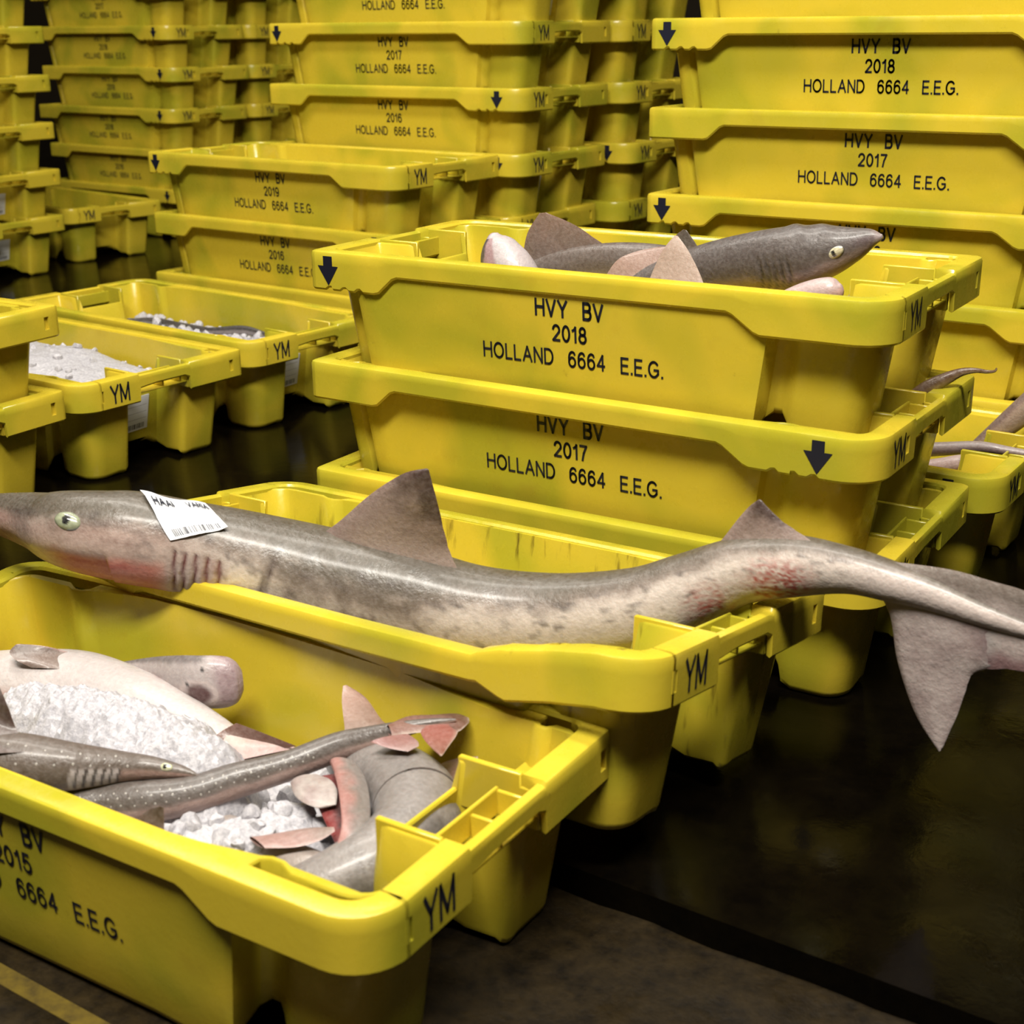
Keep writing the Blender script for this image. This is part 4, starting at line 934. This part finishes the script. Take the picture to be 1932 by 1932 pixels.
pl.data.materials.append(M_STK)
tag(pl, 'crumpled white printed paper label stuck on the big shark', 'label')
V = []; F = []
for txt, s0, s1, t0, t1 in (('HAAI', 0.08, 0.38, 0.27, 0.20), ('VARIA', 0.60, 0.93, 0.27, 0.20)):
    for _, quad in glyph_quads(txt, 0.2):
        n = len(V)
        for x, y in quad:
            V.append(lab(s0+(s1-s0)*x, t0+(0.5-y)*0.15, 0.0050))
        F.append((n, n+1, n+2, n+3))
lt = mesh_obj('label_print', V, F, M_INK, None, 0); lt.parent = pl; lt['label'] = 'black printed words'

# ------------------------------------------------------------------ ice
def ice_mat():
    m, nt, b = new_mat('crushed_ice'); v = coords(nt, False)
    n = noise_n(nt, v, 230.0, 4, 0.75); n2 = noise_n(nt, v, 60.0, 3)
    c = mix(nt, ramp(nt, n, [(0.35, 0.0), (0.65, 1.0)]), (0.38, 0.37, 0.40), (0.58, 0.56, 0.58))
    nt.links.new(c, b.inputs['Base Color']); b.inputs['Roughness'].default_value = 0.25
    b.inputs['Subsurface Weight'].default_value = 0.3; b.inputs['Subsurface Radius'].default_value = (0.010, 0.010, 0.011); b.inputs['Subsurface Scale'].default_value = 0.5
    bump(nt, b, mix(nt, 0.5, n, n2), 0.8, 0.004); return m
M_ICE = ice_mat()
ICO = bmesh.new(); bmesh.ops.create_icosphere(ICO, subdivisions=2, radius=1.0)
IV = [v.co.copy() for v in ICO.verts]; IF = [tuple(v.index for v in f_.verts) for f_ in ICO.faces]; ICO.free()
def chunk(V, F, c, r, rr):
    """one angular lump of ice: a sphere cut flat by a few random planes"""
    s = len(V); planes = [(Vector((rr.gauss(0, 1), rr.gauss(0, 1), rr.gauss(0, 1))).normalized(), rr.uniform(0.45, 0.85)) for _ in range(9)]
    for v in IV:
        p = v.copy()
        for nrm, d in planes:
            k = p.dot(nrm)
            if k > d: p -= nrm*(k-d)
        V.append(Vector(c)+p*r)
    F += [tuple(s+i for i in f_) for f_ in IF]
def to_world(cx, cy, yaw):
    c, s = math.cos(math.radians(yaw)), math.sin(math.radians(yaw))
    return lambda x, y: (cx+c*x-s*y, cy+s*x+c*y)
def heap(label, tw, x0, x1, y0, y1, hfun, nchunk, rc, seed, amp=0.004, step=0.004, low=-1.0):
    V = []; F = []; rr = random.Random(seed); idx = {}
    ni = int((x1-x0)/step); nj = int((y1-y0)/step)
    def vid(i, j):
        if (i, j) not in idx:
            x = x0+step*i; y = y0+step*j; X, Y = tw(x, y)
            z = max(hfun(x, y), low-0.012)+amp*fbm(X*55, Y*55, seed, 3)+amp*0.6*fbm(X*190, Y*190, seed, 2)
            idx[i, j] = len(V); V.append((X, Y, z))
        return idx[i, j]
    for j in range(nj):
        for i in range(ni):
            if hfun(x0+step*(i+0.5), y0+step*(j+0.5)) > low: F.append((vid(i, j), vid(i+1, j), vid(i+1, j+1), vid(i, j+1)))
    k = 0
    while k < nchunk:
        x = rr.uniform(x0, x1); y = rr.uniform(y0, y1); h = hfun(x, y)
        if h <= low: continue
        k += 1; X, Y = tw(x, y); r = rc*rr.uniform(0.45, 1.25); chunk(V, F, (X, Y, h+rr.uniform(-0.4, 0.35)*r), r, rr)
    o = mesh_obj('crushed_ice', V, F, M_ICE, None, 28); tag(o, label, 'ice', None, 'stuff'); return o
def ridge(pts):
    def h(x, y):
        best = -1.0
        for a, b_ in zip(pts, pts[1:]):
            dx, dy = b_[0]-a[0], b_[1]-a[1]; t = max(0, min(1, ((x-a[0])*dx+(y-a[1])*dy)/(dx*dx+dy*dy)))
            p = lerp(a, b_, t); d = math.hypot(x-p[0], y-p[1])/(p[3]*(1+0.25*noise.noise(Vector((x*40, y*40, 3)))))
            best = max(best, p[2]-0.030*d*d if d < 1.9 else -1.0)
        return best
    return h
twM = to_world(-1.178, 0.038, -1.9); twM2 = to_world(-1.177, 0.456, -3.3); twN = to_world(0.173, -0.859, 2.5)
heap('smooth heap of white crushed ice filling the left floor crate', twM, -0.30, 0.285, -0.135, 0.135,
     lambda x, y: 0.110+0.060*math.exp(-((x-0.0)/0.27)**4-((y-0.01)/0.125)**4)+0.004*math.sin(x*31), 60, 0.009, 5, 0.003)
heap('loose white ice chunks around dark fish in the crate behind', twM2, -0.30, 0.285, -0.125, 0.125,
     lambda x, y: 0.112+0.016*fbm(x*9, y*9, 2, 2), 170, 0.016, 8, 0.006)
heap('packed ice on the white belly of the shark in the nearest crate', twN, -0.26, 0.12, -0.06, 0.08,
     ridge([(-0.20, 0.000, 0.122, 0.030), (-0.13, 0.004, 0.135, 0.042), (-0.06, 0.006, 0.138, 0.046), (0.00, 0.008, 0.135, 0.046), (0.045, 0.008, 0.125, 0.038)]), 0, 0.0045, 11, 0.009, 0.0022, 0.02)
heap('loose ice chunks by the near rim of the nearest crate', twN, 0.0, 0.24, -0.15, 0.05,
     ridge([(0.085, -0.115, 0.082, 0.028), (0.115, -0.085, 0.094, 0.036), (0.15, -0.06, 0.10, 0.042), (0.165, -0.01, 0.095, 0.036)]), 70, 0.0135, 12, 0.006, 0.003, 0.02)
heap('bed of ice under the fish in the nearest crate', twN, -0.29, 0.29, -0.135, 0.135, lambda x, y: 0.048, 60, 0.018, 13, 0.008, 0.006)
# painted line
m, nt, b = new_mat('worn_line_paint'); v = coords(nt, False)
nt.links.new(mix(nt, ramp(nt, noise_n(nt, v, 30.0, 4, 0.7), [(0.35, 0.0), (0.7, 1.0)]), (0.16, 0.11, 0.012), (0.05, 0.034, 0.01)), b.inputs['Base Color']); M_LINE = m
V = []; F = []; box(V, F, -1.5, 0.9, -1.069, -1.050, STEP_Z-0.001, STEP_Z+0.0008)
tag(mesh_obj('floor_marking', V, F, M_LINE, None, 0), 'narrow yellow painted line on the floor before the nearest crate', 'floor marking')
